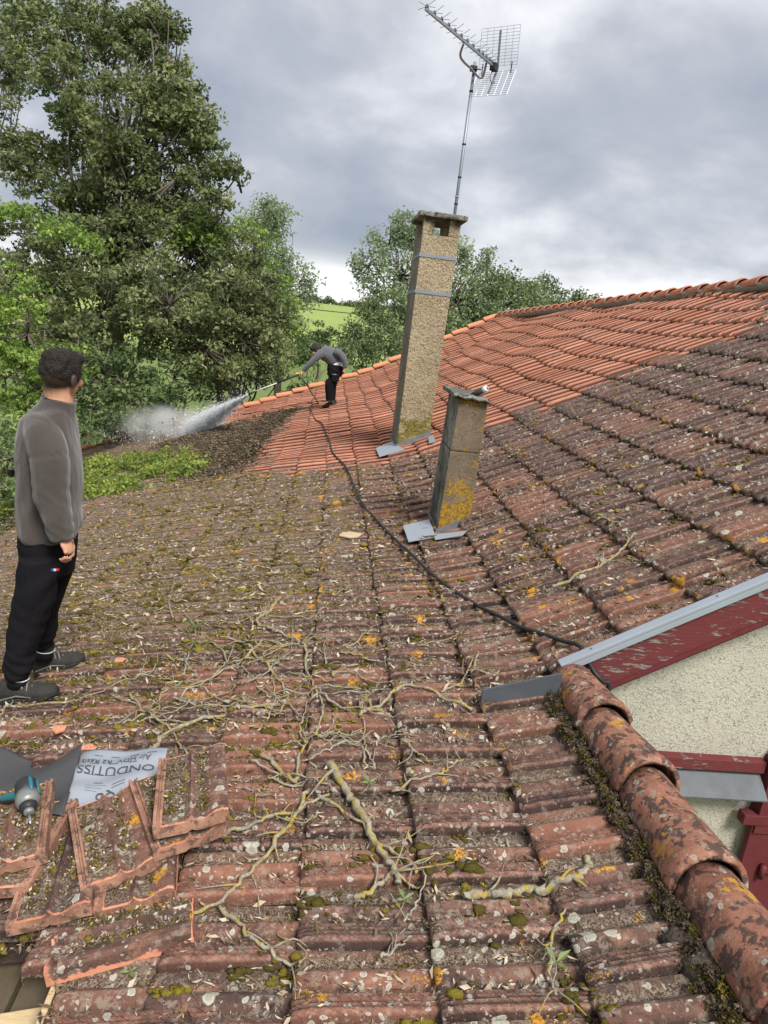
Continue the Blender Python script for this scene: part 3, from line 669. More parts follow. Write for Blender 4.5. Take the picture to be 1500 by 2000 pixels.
# ---------------------------------------------------------------- chimneys
def chimney_poly(pxb, pxt, Y, depth, zb, zt):
    (l0, l1), (r0, r1) = pxb; bl, br = at(l0, l1, Y), at(r0, r1, Y); (l0, l1), (r0, r1) = pxt; tl_, tr = at(l0, l1, Y), at(r0, r1, Y)
    def X(side, z):
        a_, c_ = (bl, tl_) if side == 0 else (br, tr); return a_[0] + (c_[0] - a_[0]) * (z - a_[2]) / (c_[2] - a_[2])
    return X
def prism_z(b, X, Y, D_, z0, z1, grow=0, split=True):
    rs = []
    for z in (z0, z1): rs.append([(X(0, z) - grow, Y - grow, z), (X(1, z) + grow, Y - grow, z), (X(1, z) + grow, Y + D_ + grow, z), (X(0, z) - grow, Y + D_ + grow, z)])
    return b.rings(rs)
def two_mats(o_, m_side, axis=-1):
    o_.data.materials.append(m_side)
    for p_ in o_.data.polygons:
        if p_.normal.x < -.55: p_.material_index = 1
CY, CD = 7.72, .72
XC = chimney_poly(((775, 868), (838, 858)), ((828, 430), (902, 430)), CY, CD, 0, 0)
ztop = at(870, 428, CY)[2]; zhole = at(865, 461, CY)[2]
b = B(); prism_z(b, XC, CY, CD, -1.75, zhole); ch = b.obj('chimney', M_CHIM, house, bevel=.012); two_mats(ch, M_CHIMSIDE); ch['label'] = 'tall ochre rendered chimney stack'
pw = .115
for sx_, sy_ in ((0, 0), (1, 0), (0, 1), (1, 1)):
    b = B(); rs = []
    for z in (zhole - .002, ztop):
        xl = XC(0, z) if sx_ == 0 else XC(1, z) - pw; yl = CY if sy_ == 0 else CY + CD - pw
        rs.append([(xl, yl, z), (xl + pw, yl, z), (xl + pw, yl + pw, z), (xl, yl + pw, z)])
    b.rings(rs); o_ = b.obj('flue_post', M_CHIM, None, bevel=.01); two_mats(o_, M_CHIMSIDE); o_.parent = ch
b = B(); prism_z(b, XC, CY, CD, ztop, ztop + .05, .055); o_ = b.obj('chimney_cap', M_CONCS, None, bevel=.012); o_.parent = ch
for py_ in (501, 573):
    zb = at(850, py_, CY)[2]; b = B(); rs_o = [(XC(0, zb) - .006, CY - .006), (XC(1, zb) + .006, CY - .006), (XC(1, zb) + .006, CY + CD + .006), (XC(0, zb) - .006, CY + CD + .006)]
    prism_z(b, XC, CY, CD, zb - .017, zb + .017, .006); o_ = b.obj('steel_band', M_GALV, None); o_.parent = ch
def flashing(x0, x1, Y0, name, parent, w_=.09, hgt=.07):
    """zinc apron lying on the tiles in front of a stack, with an upstand"""
    b = B(); n_ = 8; rs = []
    for i in range(n_ + 1):
        X = x0 - .16 + (x1 - x0 + .22) * i / n_; zf = float(H(X, Y0)) + .015; on = X > x0 - .02
        rs.append([(X, Y0 - w_, float(H(X, Y0 - w_)) + .050), (X, Y0 - .006 if on else Y0 + .05, zf + .004), (X, Y0 - .006 if on else Y0 + .12, zf + (hgt if on else .010)), (X, Y0 - .003 if on else Y0 + .122, zf + (hgt if on else .006)), (X, Y0 - .003 if on else Y0 + .05, zf - .004), (X, Y0 - w_, float(H(X, Y0 - w_)) + .044)])
    b.rings(rs); o_ = b.obj(name, M_ZINC, None); o_.parent = parent; return o_
def zinc_foot(X0, X1, Y0, D_, apron, parent, hgt=.055):
    b = B(); xa, xb = X0 - .006, X1 + .006; za, zb = float(H(xa, Y0)), float(H(xb, Y0))
    b.prism([(xa, Y0 - .012, za - .03), (xb, Y0 - .012, zb - .03), (xb, Y0 - .012, zb + hgt), (xa, Y0 - .012, za + hgt)], (0, .009, 0)); o_ = b.obj('zinc_upstand', M_ZINC, None); o_.parent = parent
    b = B(); b.prism([(xa - .008, Y0 - .012, za - .03), (xa - .008, Y0 + D_, za - .03), (xa - .008, Y0 + D_, za + .035), (xa - .008, Y0 - .012, za + hgt)], (.007, 0, 0)); o_ = b.obj('zinc_upstand', M_ZINC, None); o_.parent = parent
    for poly in apron:
        b = B(); pts_ = [corner(x_, y_, h_) for x_, y_, h_ in poly]; b.prism(pts_, (0, 0, -.004)); o_ = b.obj('zinc_apron', M_ZINCB, None); o_.parent = parent
zinc_foot(XC(0, -1.3), XC(1, -1.2), CY, CD, [[(734, 875, .032), (766, 862, .032), (790, 878, .032), (741, 892, .032)], [(836, 852, .035), (846, 850, .035), (851, 862, .035), (838, 866, .035)]], ch)
# short concrete stack
SY, SD = 4.62, .42
XS = chimney_poly(((853, 1042), (915, 1034)), ((896, 778), (953, 784)), SY, SD, 0, 0)
zs_t = at(920, 782, SY)[2]; zj = at(880, 880, SY)[2]
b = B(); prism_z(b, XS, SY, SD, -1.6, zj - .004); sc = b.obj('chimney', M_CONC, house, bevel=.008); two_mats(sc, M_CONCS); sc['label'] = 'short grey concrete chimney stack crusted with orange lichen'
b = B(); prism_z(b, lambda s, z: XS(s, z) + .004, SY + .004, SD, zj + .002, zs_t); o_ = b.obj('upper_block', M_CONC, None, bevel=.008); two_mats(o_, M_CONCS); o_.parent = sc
b = B(); prism_z(b, XS, SY, SD, zj - .006, zj + .004, -.006); o_ = b.obj('mortar_joint', M_DECK, None); o_.parent = sc
b = B(); ca = at(884, 770, SY + .02); cb = at(954, 783, SY + .02)
b.rings([[(ca[0] + (cb[0] - ca[0]) * t, SY + yy * (1 + .1 * math.sin(9 * t)), ca[2] + (cb[2] - ca[2]) * t - .012 + zz + .006 * math.sin(t * 17)) for yy, zz in ((-.03, 0), (-.04, .012), (-.02, .027), (SD + .02, .03), (SD + .04, .014), (SD + .02, 0))] for t in (0, .12, .3, .5, .7, .86, 1)])
o_ = b.obj('cap_stone', M_CONCS, None, bevel=.003); o_.parent = sc
b = B(); pp0, pp1 = at(915, 776, SY + .12), at(946, 761, SY + .06); b.tube([pp0, pp1], .019, 12); o_ = b.obj('pipe', M_BLACKP, None, True); o_.parent = sc
b = B(); dd = (pp1 - pp0) / np.linalg.norm(pp1 - pp0); b.tube([pp1 - dd * .01, pp1 + dd * .022], .0205, 12); o_ = b.obj('pipe_end', M_WHITE, None, True); o_.parent = sc
b = B(); b.tube([pp1 + dd * .0221, pp1 + dd * .0225], .011, 10); o_ = b.obj('pipe_bore', M_BLACKP, None); o_.parent = sc
zinc_foot(XS(0, -1.35), XS(1, -1.3), SY, SD, [[(787, 1026, .030), (838, 1014, .030), (850, 1044, .030), (842, 1050, .030), (798, 1058, .030)], [(846, 1044, .030), (912, 1036, .030), (904, 1045, .030), (850, 1054, .030)]], sc, .02)

# ---------------------------------------------------------------- television antenna
AY = 7.93
m0, m1 = at(889, 412, AY), at(927, 128, AY); mx = (m0[0] + m1[0]) / 2
ant = empty('television_antenna', (mx, AY, -.2), 'tall grey mast with a long spiky yagi aerial and a folded wire grid reflector', 'antenna')
b = B(); b.tube([(mx, AY, zhole - .4), (mx, AY, m1[2] + .03)], .0165, 12); b.obj('mast', M_MAST, ant, True)
for f_ in (.05, .24, .47, .83, .10): 
    z = m0[2] + (m1[2] - m0[2]) * f_; b = B(); b.tube([(mx, AY, z - .008), (mx, AY, z + .008)], .020, 12); b.obj('mast_tape', M_BLACKP if f_ != .10 else M_GALV, ant, True)
h0 = at(970, 134, AY); tip0 = at(831, 17, AY); tY = AY * h0[2] / tip0[2]; tip = at(831, 17, tY); rear = h0
bd = tip - rear; bd[2] = 0; BL = np.linalg.norm(bd); bd /= BL; bw = np.array([-bd[1], bd[0], 0])
b = B(); s_, u_ = basis(bd); b.box((tip + rear) / 2, (.018, .022, BL), np.stack([s_, u_, bd])); b.obj('boom', M_ALU, ant)
fr = [0.0, .09, .18, .27, .355, .44, .525, .61, .69, .755, .81, .86, .905]
for i, t in enumerate(fr):
    c_ = tip + (rear - tip) * (t + .012) + np.array([0, 0, .008]); b = B()
    b.tube([c_ - bd * .03 + np.array([0, 0, .0]), c_ + np.array([0, 0, .022]), c_ + bd * .02], [.006, .014, .006], 6)
    dr = bpy.data.objects.new('director', b.mesh('director')); dr.data.materials.append(M_DARKBLUE); COL.objects.link(dr); dr.parent = ant; dr.location = -Vector(ant.location)
    for sa, sb in ((1, 1), (1, -.35), (-1, 1), (-1, -.35)):
        L_ = .085 if i < 9 else .07; e_ = c_ + np.array([0, 0, .015]) + bw * sa * L_ + np.array([0, 0, sb * .045])
        r_ = B(); r_.tube([c_ + np.array([0, 0, .015]), e_], .0024, 5); me = r_.mesh('rod'); me.materials.append(M_ALU); q_ = bpy.data.objects.new('rod', me); COL.objects.link(q_); q_.parent = dr
b = B(); b.box(rear + bd * .06 + np.array([0, 0, -.005]), (.06, .075, .07), np.stack([bw, bd, (0, 0, 1)])); b.obj('dipole_box', M_BLACKP, ant, bevel=.006)
for sgn, hgt in ((1, .33), (-1, .28)):
    base = rear - bd * .02; upv = np.array([0, 0, sgn * 1.0]) * .90 + bd * .44 * (1 if sgn < 0 else .30); upv /= np.linalg.norm(upv)
    b = B()
    for i in range(13): 
        c_ = base + upv * (.03 + hgt * i / 12); b.tube([c_ - bw * .21, c_ + bw * .21], .0017, 4)
    for j in range(7):
        o2 = bw * (-.21 + .07 * j); b.tube([base + o2 + upv * .02, base + o2 + upv * (.03 + hgt)], .0017, 4)
    b.obj('reflector_grid', M_ALU, ant)
    b = B(); b.box(base + upv * (hgt * .5), (.020, .010, hgt), np.stack([bw, np.cross(upv, bw), upv])); b.obj('reflector_spine', M_MAST, ant)
for s_ in (-1, 1):
    b = B(); c_ = rear + bw * .16 * s_; b.tube([c_ + np.array([0, 0, .05]), c_ + np.array([0, 0, -.05])], .006, 6); b.obj('spreader', M_BLACKP, ant)
arm = [rear + (tip - rear) * .50 + np.array([0, 0, -.012])] + [at(px, py_, q) for px, py_, q in ((899, 107, 7.45), (906, 121, 7.55), (919, 133, 7.75), (930, 146, 7.88), (938, 152, 7.9), (944, 147, 7.88))] + [rear + (tip - rear) * .16 + np.array([0, 0, -.012])]
b = B(); b.tube(smoothline(arm, 5), .011, 8); b.obj('support_arm', M_ALU, ant, True)
b = B(); b.box(at(925, 134, AY - .03), (.07, .05, .05)); b.tube([at(925, 134, AY - .06), at(940, 136, AY - .06)], .006, 6); b.obj('clamp', M_BLACKP, ant, bevel=.006)
b = B(); b.tube(smoothline([rear + bd * .08 + np.array([0, 0, -.03]), rear + bd * .11 + np.array([0, 0, -.12]), rear + bd * .04 + np.array([0, 0, -.15]), rear + np.array([0, 0, -.12])], 5), .004, 6); b.obj('aerial_cable', M_BLACKP, ant, True)
# ---------------------------------------------------------------- overhead wire and far pole
b = B(); wp = [dep(470, 585, 46), dep(560, 598, 46.5), dep(655, 609, 47), dep(760, 618, 48), dep(870, 624, 50), dep(1000, 633, 52), dep(1080, 640, 54)]
b.tube(smoothline(wp, 6), .028, 5); tag(b.obj('overhead_wire', M_RUBBER), 'black overhead wire sagging across in front of the green field', 'wire')
b = B(); q = dep(666, 606, 210); b.tube([q + np.array([0, 0, -3]), q + np.array([0, 0, 3.6])], [.18, .12], 6); tag(b.obj('utility_pole', M_GREYMORTAR), 'pale thin pole standing on the field crest before the hedge', 'pole')

# ---------------------------------------------------------------- vegetation
def leaf_cloud(C_, spread, per, size, tone_c, flat=.7, droop=0.0):
    """rhombic leaves gathered round clump centres C_"""
    n_ = len(C_); m_ = n_ * per
    ctr = np.repeat(C_, per, 0); sp = np.repeat(np.asarray(spread).reshape(-1, 1) if np.ndim(spread) else np.full((n_, 1), spread), per, 0)
    dd_ = rng.normal(0, 1, (m_, 3)); dd_ /= np.linalg.norm(dd_, axis=1)[:, None]; pos = ctr + dd_ * rng.random((m_, 1)) ** .45 * sp * np.array([1, 1, flat]) * 1.05
    if droop: pos[:, 2] -= droop * rng.random(m_) * sp[:, 0]
    nrm = rng.normal(0, 1, (m_, 3)) + np.array([0, 0, .9]); nrm /= np.linalg.norm(nrm, axis=1)[:, None]
    t_ = np.cross(nrm, rng.normal(0, 1, (m_, 3))); t_ /= np.linalg.norm(t_, axis=1)[:, None] + 1e-9; b_ = np.cross(nrm, t_)
    L_ = size * rng.uniform(.6, 1.3, (m_, 1)); Wd = L_ * rng.uniform(.42, .62, (m_, 1))
    V = np.stack([pos - t_ * L_ * .5, pos - b_ * Wd * .5 + nrm * L_ * .07, pos + t_ * L_ * .5, pos + b_ * Wd * .5 + nrm * L_ * .07], 1).reshape(-1, 3)
    tone = np.repeat(np.clip(np.repeat(tone_c, per) + rng.normal(0, .16, m_), 0, 1), 4)
    return V, tone
def shell(blobs, clumps_per_m2, lo=.55):
    out = []; rad = []
    for (c_, r_) in blobs:
        r_ = np.asarray(r_, float) * np.ones(3); area = 4 * math.pi * ((r_[0] * r_[1]) ** 1.6 / 3 + (r_[0] * r_[2]) ** 1.6 / 3 + (r_[1] * r_[2]) ** 1.6 / 3) ** (1 / 1.6)
        k = max(6, int(area * clumps_per_m2)); d = rng.normal(0, 1, (k, 3)); d /= np.linalg.norm(d, axis=1)[:, None]
        u = lo + (1.02 - lo) * rng.random((k, 1)) ** .6; out.append(np.asarray(c_) + d * u * r_)
    return np.concatenate(out)
def pxblobs(lst):      # (px, py, forward distance, radius in photo pixels [, vertical factor])
    out = []
    for q in lst:
        px, py, D, r_ = q[:4]; R_ = r_ * D / F0; vf = q[4] if len(q) > 4 else 1.0
        out.append((dep(px, py, D), (R_, R_, R_ * vf)))
    return out
def limbs(b, base, tips, r0, N_=6, wig=.25):
    for tp in tips:
        tp = np.asarray(tp, float); base_ = np.asarray(base, float); d = tp - base_; L_ = np.linalg.norm(d); pts = [base_]
        for t in (.3, .55, .8): pts.append(base_ + d * t + np.array([rng.normal(0, wig), rng.normal(0, wig), L_ * .06 * math.sin(t * 3.1)]))
        pts.append(tp); pl = smoothline(pts, 3); b.tube(pl, list(np.linspace(r0, r0 * .22, len(pl))), N_)
def tree(name, label, group, base, blobs, mleaf, leaf, clumps, per, spread, r_trunk, flat=.6, droop=0, lo=.5, tone=(.45, .22), twig=True, cat='tree', bark=None, trunk_top=None):
    base = np.asarray(base, float); t = empty(name, base, label, cat, group)
    ctrs = [np.asarray(c_) for c_, _ in blobs]; mid = sum(ctrs) / len(ctrs)
    tt = np.array([base[0] * .6 + mid[0] * .4, base[1] * .6 + mid[1] * .4, base[2] + (mid[2] - base[2]) * .45]) if trunk_top is None else np.asarray(trunk_top, float)
    b = B(); pl = smoothline([base, base * .5 + tt * .5 + np.array([.1, 0, 0]), tt], 4); b.tube(pl, list(np.linspace(r_trunk, r_trunk * .75, len(pl))), 9)
    tips = [c_ + np.array([rng.normal(0, .3) * r_[0], rng.normal(0, .3) * r_[1], rng.uniform(.1, .7) * r_[2]]) for c_, r_ in blobs for _ in range(2 if twig else 1)]
    limbs(b, tt, tips, r_trunk * .20)
    b.obj('trunk', bark or M_BARK, t, True)
    C_ = shell(blobs, clumps, lo)
    tn = np.clip(rng.normal(tone[0], tone[1], len(C_)), 0, 1)
    if twig:
        b = B(); sel = rng.choice(len(C_), min(len(C_), 140), replace=False)
        cc = np.array(ctrs)
        for i in sel:
            p_ = C_[i]; q = cc[np.argmin(((cc - p_) ** 2).sum(1))]; m_ = (p_ + q) / 2 + rng.normal(0, .15, 3); b.tube([q, m_, p_], [r_trunk * .16, r_trunk * .11, r_trunk * .04], 4)
        tag(b.obj('branches', bark or M_BARK, t, True), kind='stuff')
    sp = spread * rng.uniform(.6, 1.35, len(C_))
    V, tone_ = leaf_cloud(C_, sp, per, leaf, tn, flat, droop)
    link('crown', npmesh('crown', V, np.arange(len(V)).reshape(-1, 4), {'tone': tone_}), mleaf, t, False)
    return t
def gpos(px, D, py=700):
    q = dep(px, py, D); return (q[0], q[1], float(ground_z(q[0], q[1])))
LB = 'trees on the left behind the roof'
# the big maple that fills the upper left
big = pxblobs([(95, 95, 18, 70), (180, 60, 18.5, 62), (250, 120, 18, 85), (310, 70, 17.5, 38), (140, 180, 17.5, 75), (230, 230, 17, 95), (320, 200, 17.5, 60), (330, 290, 17.5, 75), (385, 250, 17.2, 42),
                 (370, 300, 17.6, 45, .6), (170, 300, 18.5, 75), (250, 370, 17.5, 90), (180, 420, 18, 70), (80, 300, 18.5, 45, .7), (35, 290, 18, 55, .6), (60, 350, 17, 70, .6), (330, 400, 18, 60), (390, 345, 17, 45, .5), (462, 332, 16.8, 24, .8), (425, 330, 16.8, 26, .6), (420, 392, 16.6, 26, .7), (300, 40, 17.8, 40), (335, 120, 17.5, 36), (350, 180, 17.4, 40), (385, 235, 17.2, 36), (210, 15, 18.4, 40), (60, 40, 18.3, 52), (340, 60, 17.6, 22), (270, 60, 18, 50), (410, 275, 17, 24)])
tree('maple_tree', 'tallest dark maple on the left, crown reaching the top edge of the photo', None, gpos(215, 19), big, L_MAPLE, .13, 3.6, 62, .31, .26, flat=.62, lo=.4, tone=(.48, .26), trunk_top=dep(225, 560, 18.5))
tree('ash_tree', 'tree cut by the upper left corner, behind the tall maple', None, gpos(-70, 23), pxblobs([(5, 70, 22, 62), (-50, 140, 22, 95), (20, 150, 22.5, 40), (35, 110, 22, 30), (-40, 20, 22, 75), (-60, 260, 22, 80)]), L_MAPLE, .13, 2.6, 42, .36, .2, tone=(.55, .24), lo=.5)
# dense lower mass
tree('field_maple', 'broad dark bushy maple below the tall one, over the roof edge', LB, gpos(260, 17.5), pxblobs([(150, 520, 17, 100), (270, 500, 17.5, 105), (60, 560, 17, 95), (370, 490, 17.5, 85), (200, 620, 16, 110), (330, 600, 16, 100), (120, 690, 15.5, 100), (60, 470, 18, 70)]), L_MAPLE, .125, 3.8, 56, .30, .2, tone=(.42, .26))
tree('field_maple', 'dark spreading maple between the tall maple and the worker with the lance', LB, gpos(470, 18.5), pxblobs([(440, 530, 18, 70), (490, 580, 17.8, 60), (430, 600, 17, 85), (520, 640, 18.3, 52), (480, 670, 17.5, 75), (400, 680, 16.5, 75), (538, 700, 18.6, 40), (455, 470, 18.5, 45), (500, 540, 18.4, 38), (380, 470, 18, 60), (545, 610, 18.4, 26)]), L_MAPLE, .125, 3.8, 56, .30, .17, tone=(.52, .26))
tree('hazel_bush', 'mid green bush at the roof edge behind the water spray', LB, gpos(300, 16.8), pxblobs([(250, 760, 15.6, 85), (340, 740, 16.4, 75), (430, 730, 17.3, 55), (180, 800, 14.4, 60), (200, 730, 15, 75), (300, 800, 16.6, 50), (130, 770, 14, 60), (500, 725, 18.2, 40)]), L_BUSH, .115, 4.2, 44, .27, .09, tone=(.36, .24), cat='bush')
tree('robinia_tree', 'bright yellow green feathery robinia at the left edge', None, gpos(10, 13.5), pxblobs([(15, 560, 12.5, 70), (-10, 640, 12.5, 85), (55, 650, 12.3, 60), (20, 730, 12, 85), (80, 760, 12.2, 50), (-20, 820, 12, 80), (40, 850, 12.4, 60), (150, 700, 13, 36)]), L_ROBI, .085, 6.5, 46, .22, .12, flat=.35, droop=.5, tone=(.42, .25), lo=.5)
tree('robinia_tree', 'light green robinia branch hanging in front of the maple on the left', None, gpos(20, 15.6), pxblobs([(30, 405, 14.5, 40, .5), (90, 430, 14.5, 40, .5), (140, 450, 14.3, 32, .5), (180, 470, 14.2, 20, .6), (-20, 400, 14.5, 50, .6)]), L_ROBI, .10, 6, 34, .26, .08, flat=.3, droop=.6, tone=(.30, .2), twig=False)
tree('robinia_tree', 'yellow green robinia showing through above the middle of the dark maples', None, gpos(420, 22), pxblobs([(375, 425, 17.2, 42, .7), (430, 428, 17.4, 36, .6), (400, 465, 17.3, 30), (500, 480, 21, 50), (545, 545, 18.8, 20), (555, 640, 18.5, 26), (350, 455, 17, 26), (562, 592, 18.9, 20)]), L_ROBI, .12, 3.6, 40, .34, .12, flat=.4, droop=.4, tone=(.25, .22))
PG = 'pale green poplars behind the roof'
tree('poplar_tree', 'pale green poplar left of the field, top above the dark maples', PG, gpos(545, 34), pxblobs([(500, 430, 33, 42), (540, 440, 33, 42), (520, 500, 33, 50), (565, 520, 33, 34), (550, 560, 33, 42), (590, 570, 33, 30), (570, 620, 33, 26), (520, 400, 33, 22), (595, 545, 33, 18)]), L_POPL, .17, 2.6, 40, .5, .2, flat=.8, tone=(.5, .22), lo=.4)
tree('poplar_tree', 'tall pale poplar directly behind the tall chimney', PG, gpos(800, 34), pxblobs([(760, 480, 33, 48), (800, 455, 33, 40), (720, 520, 33, 36), (785, 540, 33, 55), (828, 470, 33.5, 34), (870, 500, 34, 45), (910, 490, 34, 26), (735, 570, 33, 32), (925, 530, 34, 36), (955, 500, 34, 14), (780, 425, 33, 14)]), L_POPL, .17, 2.4, 38, .46, .26, flat=.8, tone=(.52, .22), lo=.35)
tree('willow_tree', 'drooping willow filling the space right of the tall chimney', None, gpos(960, 31), pxblobs([(890, 590, 29, 60), (950, 570, 29.5, 55), (1000, 590, 30, 52), (930, 630, 29, 60), (1040, 585, 30.5, 40), (985, 550, 30, 30), (870, 650, 28, 50)]), L_WILL, .15, 3.6, 44, .42, .25, flat=.9, droop=.9, tone=(.45, .22))
tree('willow_tree', 'low willow whose thin top shows over the far roof ridge', None, gpos(1090, 34), pxblobs([(1060, 555, 32, 24), (1090, 585, 32, 28), (1120, 590, 32, 24), (1035, 560, 32, 22), (1135, 580, 32, 13, .6), (1060, 600, 32, 35)]), L_WILL, .15, 3.6, 38, .36, .14, flat=.8, droop=.6, tone=(.5, .22))
tree('lone_tree', 'small separate treetop just above the roof ridge on the right', None, gpos(1158, 40), pxblobs([(1157, 588, 38, 15, 1.0), (1150, 600, 38, 12)]), L_WILL, .16, 5, 30, .36, .12, tone=(.4, .2), twig=False)
BG = 'bushes below the field'
tree('willow_bush', 'large grey green bush left of the tall chimney foot', BG, gpos(740, 24), pxblobs([(720, 640, 23, 42), (770, 600, 23.5, 45), (750, 680, 23, 52), (700, 690, 22.5, 38), (800, 650, 24, 55), (690, 640, 23, 22), (850, 660, 25, 45), (730, 600, 23, 25)]), L_WILL, .11, 5.5, 44, .28, .08, flat=.9, droop=.5, tone=(.45, .22), cat='bush')
tree('hedge_bush', 'dark bush behind the bending worker', BG, gpos(610, 33), pxblobs([(590, 680, 32, 30), (640, 668, 33, 26), (560, 690, 31, 32), (685, 668, 34, 24), (610, 700, 31, 20), (575, 650, 34, 26)]), L_BUSH, .16, 3.2, 40, .4, .08, tone=(.28, .2), cat='bush')
tree('field_shrub', 'small grey green shrub alone on the field above the worker', None, gpos(622, 60), pxblobs([(622, 655, 58, 18, 1.3), (616, 668, 58, 18), (632, 665, 58, 15)]), L_WILL, .22, 1.6, 44, .6, .12, tone=(.2, .2), cat='shrub', twig=False)
tree('leafy_shoot', 'small bright leafy bush at the roof edge under the lance', None, gpos(585, 18.6), pxblobs([(588, 750, 18, 20), (575, 765, 18, 18), (598, 768, 18, 14)]), L_BUSH, .10, 12, 40, .18, .03, tone=(.75, .2), cat='bush', twig=False)
for i, (px, py, r_) in enumerate([(610, 590, 17), (640, 592, 13), (690, 598, 12), (712, 600, 13), (735, 604, 14), (668, 597, 10), (590, 588, 16), (765, 606, 16)]):
    D = 250; q = dep(px, py, D); R_ = r_ * D / F0
    tree('hedgerow_tree', 'distant rounded tree in the hedgerow along the top of the field', 'hedgerow trees on the skyline', (q[0], q[1], float(ground_z(q[0], q[1])) - .5), [((q[0] + s_ * R_ * .5, q[1], q[2] - (.3 if s_ else 0)), (R_ * .8, R_ * .8, R_ * .8)) for s_ in (-1, 0, 1)], L_BUSH, .8, .35, 30, 1.3, .25, tone=(.35, .22), twig=False)
# grass by the field and creeper over the eave
q = dep(640, 735, 45)
def scatter_leaves(name, poly_px, count, size, m_, lift, tone, flat=.4, kind='stuff', sparse=None, up=.9):
    poly = wpoly(poly_px); xs = [a_[0] for a_ in poly]; ys = [a_[1] for a_ in poly]; X = rng.uniform(min(xs), max(xs), count * 4); Y = rng.uniform(min(ys), max(ys), count * 4)
    k = inpoly(X, Y, poly)
    if sparse is not None: k &= sparse(X, Y)
    X, Y = X[k][:count], Y[k][:count]; return X, Y
IVY = [(0, 925), (160, 906), (300, 896), (345, 885), (415, 898), (400, 925), (330, 945), (250, 965), (160, 975), (0, 1012)]
X, Y = scatter_leaves('', IVY, 900, 0, None, 0, 0, sparse=lambda X, Y: np.sin(X * 5 + Y * 3) + np.sin(Y * 2.3 - X * 4) > -1.1)
Z = top(X, Y) + rng.random(len(X)) ** 1.5 * .13
V, tn = leaf_cloud(np.stack([X, Y, Z], 1), .11, 34, .055, np.clip(rng.normal(.5, .25, len(X)), 0, 1), .7)
tag(link('creeper', npmesh('creeper', V, np.arange(len(V)).reshape(-1, 4), {'tone': tn}), L_IVY, None, False), 'bright yellow green creeper spreading over the low edge of the mossy roof', 'creeper', kind='stuff')
# bushes below the left eave, behind the standing man
tree('elder_bush', 'leafy bush under the eave behind the standing man', None, gpos(-20, 8.5), pxblobs([(10, 900, 9.5, 60), (-40, 960, 9, 80), (-60, 860, 10, 90), (60, 880, 11, 40), (160, 850, 13.5, 22), (0, 960, 9.3, 36)]), L_BUSH, .075, 9, 46, .17, .06, tone=(.72, .22), cat='bush')

# ---------------------------------------------------------------- litter, moss and crumbs on the tiles
def roof_points(n_, x0, x1, y0, y1, dens):
    X = rng.uniform(x0, x1, n_); Y = y0 + (y1 - y0) * rng.random(n_) ** 1.35
    d = dens(X, Y); k = rng.random(n_) < d
    hole = inpoly(X, Y, HOLE) | inpoly(X, Y, HOLE2) | inpoly(X, Y, CLEAN) | ((Y < YW) & (X > .96)) | (X > ridge_x(Y) - .2)
    hole |= (X > CH1[0]) & (X < CH1[1]) & (Y > CH1[2] - .1) & (Y < CH1[3]); hole |= (X > CH2[0]) & (X < CH2[1]) & (Y > CH2[2] - .1) & (Y < CH2[3])
    k &= ~hole; return X[k], Y[k]
def phase(X, Y):
    cs = np.stack([np.interp(Y, YG, COURSE[k]) for k in range(-23, 16)]); ki = np.clip((cs <= X).sum(0) - 1, 0, 37)
    off = np.array([YOFF[k] for k in range(-23, 16)])[ki]; x0 = cs[ki, np.arange(len(X))]; x1 = cs[ki + 1, np.arange(len(X))]
    return ((Y - off) / TW) % 1, (X - x0) / (x1 - x0)
def trough(X, Y, w_=.08):
    v, u = phase(X, Y); return np.maximum(np.exp(-((v - .38) / w_) ** 2), np.maximum(np.exp(-((v - .77) / w_) ** 2), .8 * np.exp(-((u - .97) / .05) ** 2)))
def wob(X, Y, s=1.0): return .5 + .25 * np.sin(X * 3.1 * s + Y * 1.7 * s) + .25 * np.sin(Y * 2.9 * s - X * 2.3 * s + 1.3)
def litter_d(X, Y):
    core = np.exp(-((X + .75) / 1.25) ** 2) * np.interp(Y, [1, 2.2, 3, 8, 11], [.2, .6, 1.05, 1.0, .6])
    base = .24 + .10 * np.interp(X, [.2, 1.2], [1, .0]); right = np.where(X > 1.0, .05, 0)
    return np.clip((core + base + right) * (.14 + 1.15 * trough(X, Y, .10)) * (.25 + 1.3 * np.clip(wob(X, Y, 2.3) * .6 + wob(Y, X, 5.1) * .6, 0, 1)), 0, 1)
X, Y = roof_points(560000, -3.8, 3.0, .55, 11.5, litter_d)
m_ = len(X); Z = top(X, Y)
sz = rng.gamma(1.9, .0085, m_).clip(.005, .048) * np.interp(Y, [.8, 2.5, 4], [.8, 1.0, 1.35])
ang = rng.uniform(0, 2 * math.pi, m_); t_ = np.stack([np.cos(ang), np.sin(ang), rng.normal(0, .25, m_)], 1); t_ /= np.linalg.norm(t_, axis=1)[:, None]
nr = np.stack([rng.normal(0, .45, m_), rng.normal(0, .45, m_), np.ones(m_)], 1); nr /= np.linalg.norm(nr, axis=1)[:, None]; b_ = np.cross(nr, t_)
wd = (sz * rng.uniform(.10, .42, m_))[:, None]; pos = np.stack([X, Y, Z + rng.random(m_) * .009 + .002], 1); L_ = sz[:, None]; cu_ = rng.uniform(-.1, .28, (m_, 1))
V = np.stack([pos - t_ * L_ * .5 + nr * L_ * cu_, pos - b_ * wd * .5 - t_ * L_ * .1 + nr * wd * .25, pos + t_ * L_ * .5 + nr * L_ * cu_ * .6, pos + b_ * wd * .5 + t_ * L_ * .08 + nr * wd * .25], 1).reshape(-1, 3)
tn = np.repeat(rng.beta(1.2, 1.15, m_), 4)
tag(link('leaf_litter', npmesh('leaf_litter', V, np.arange(len(V)).reshape(-1, 4), {'tone': tn}), M_LITTER, None, False), 'dry leaf litter and bark flakes strewn over the mossy tiles', 'leaf litter', kind='stuff')
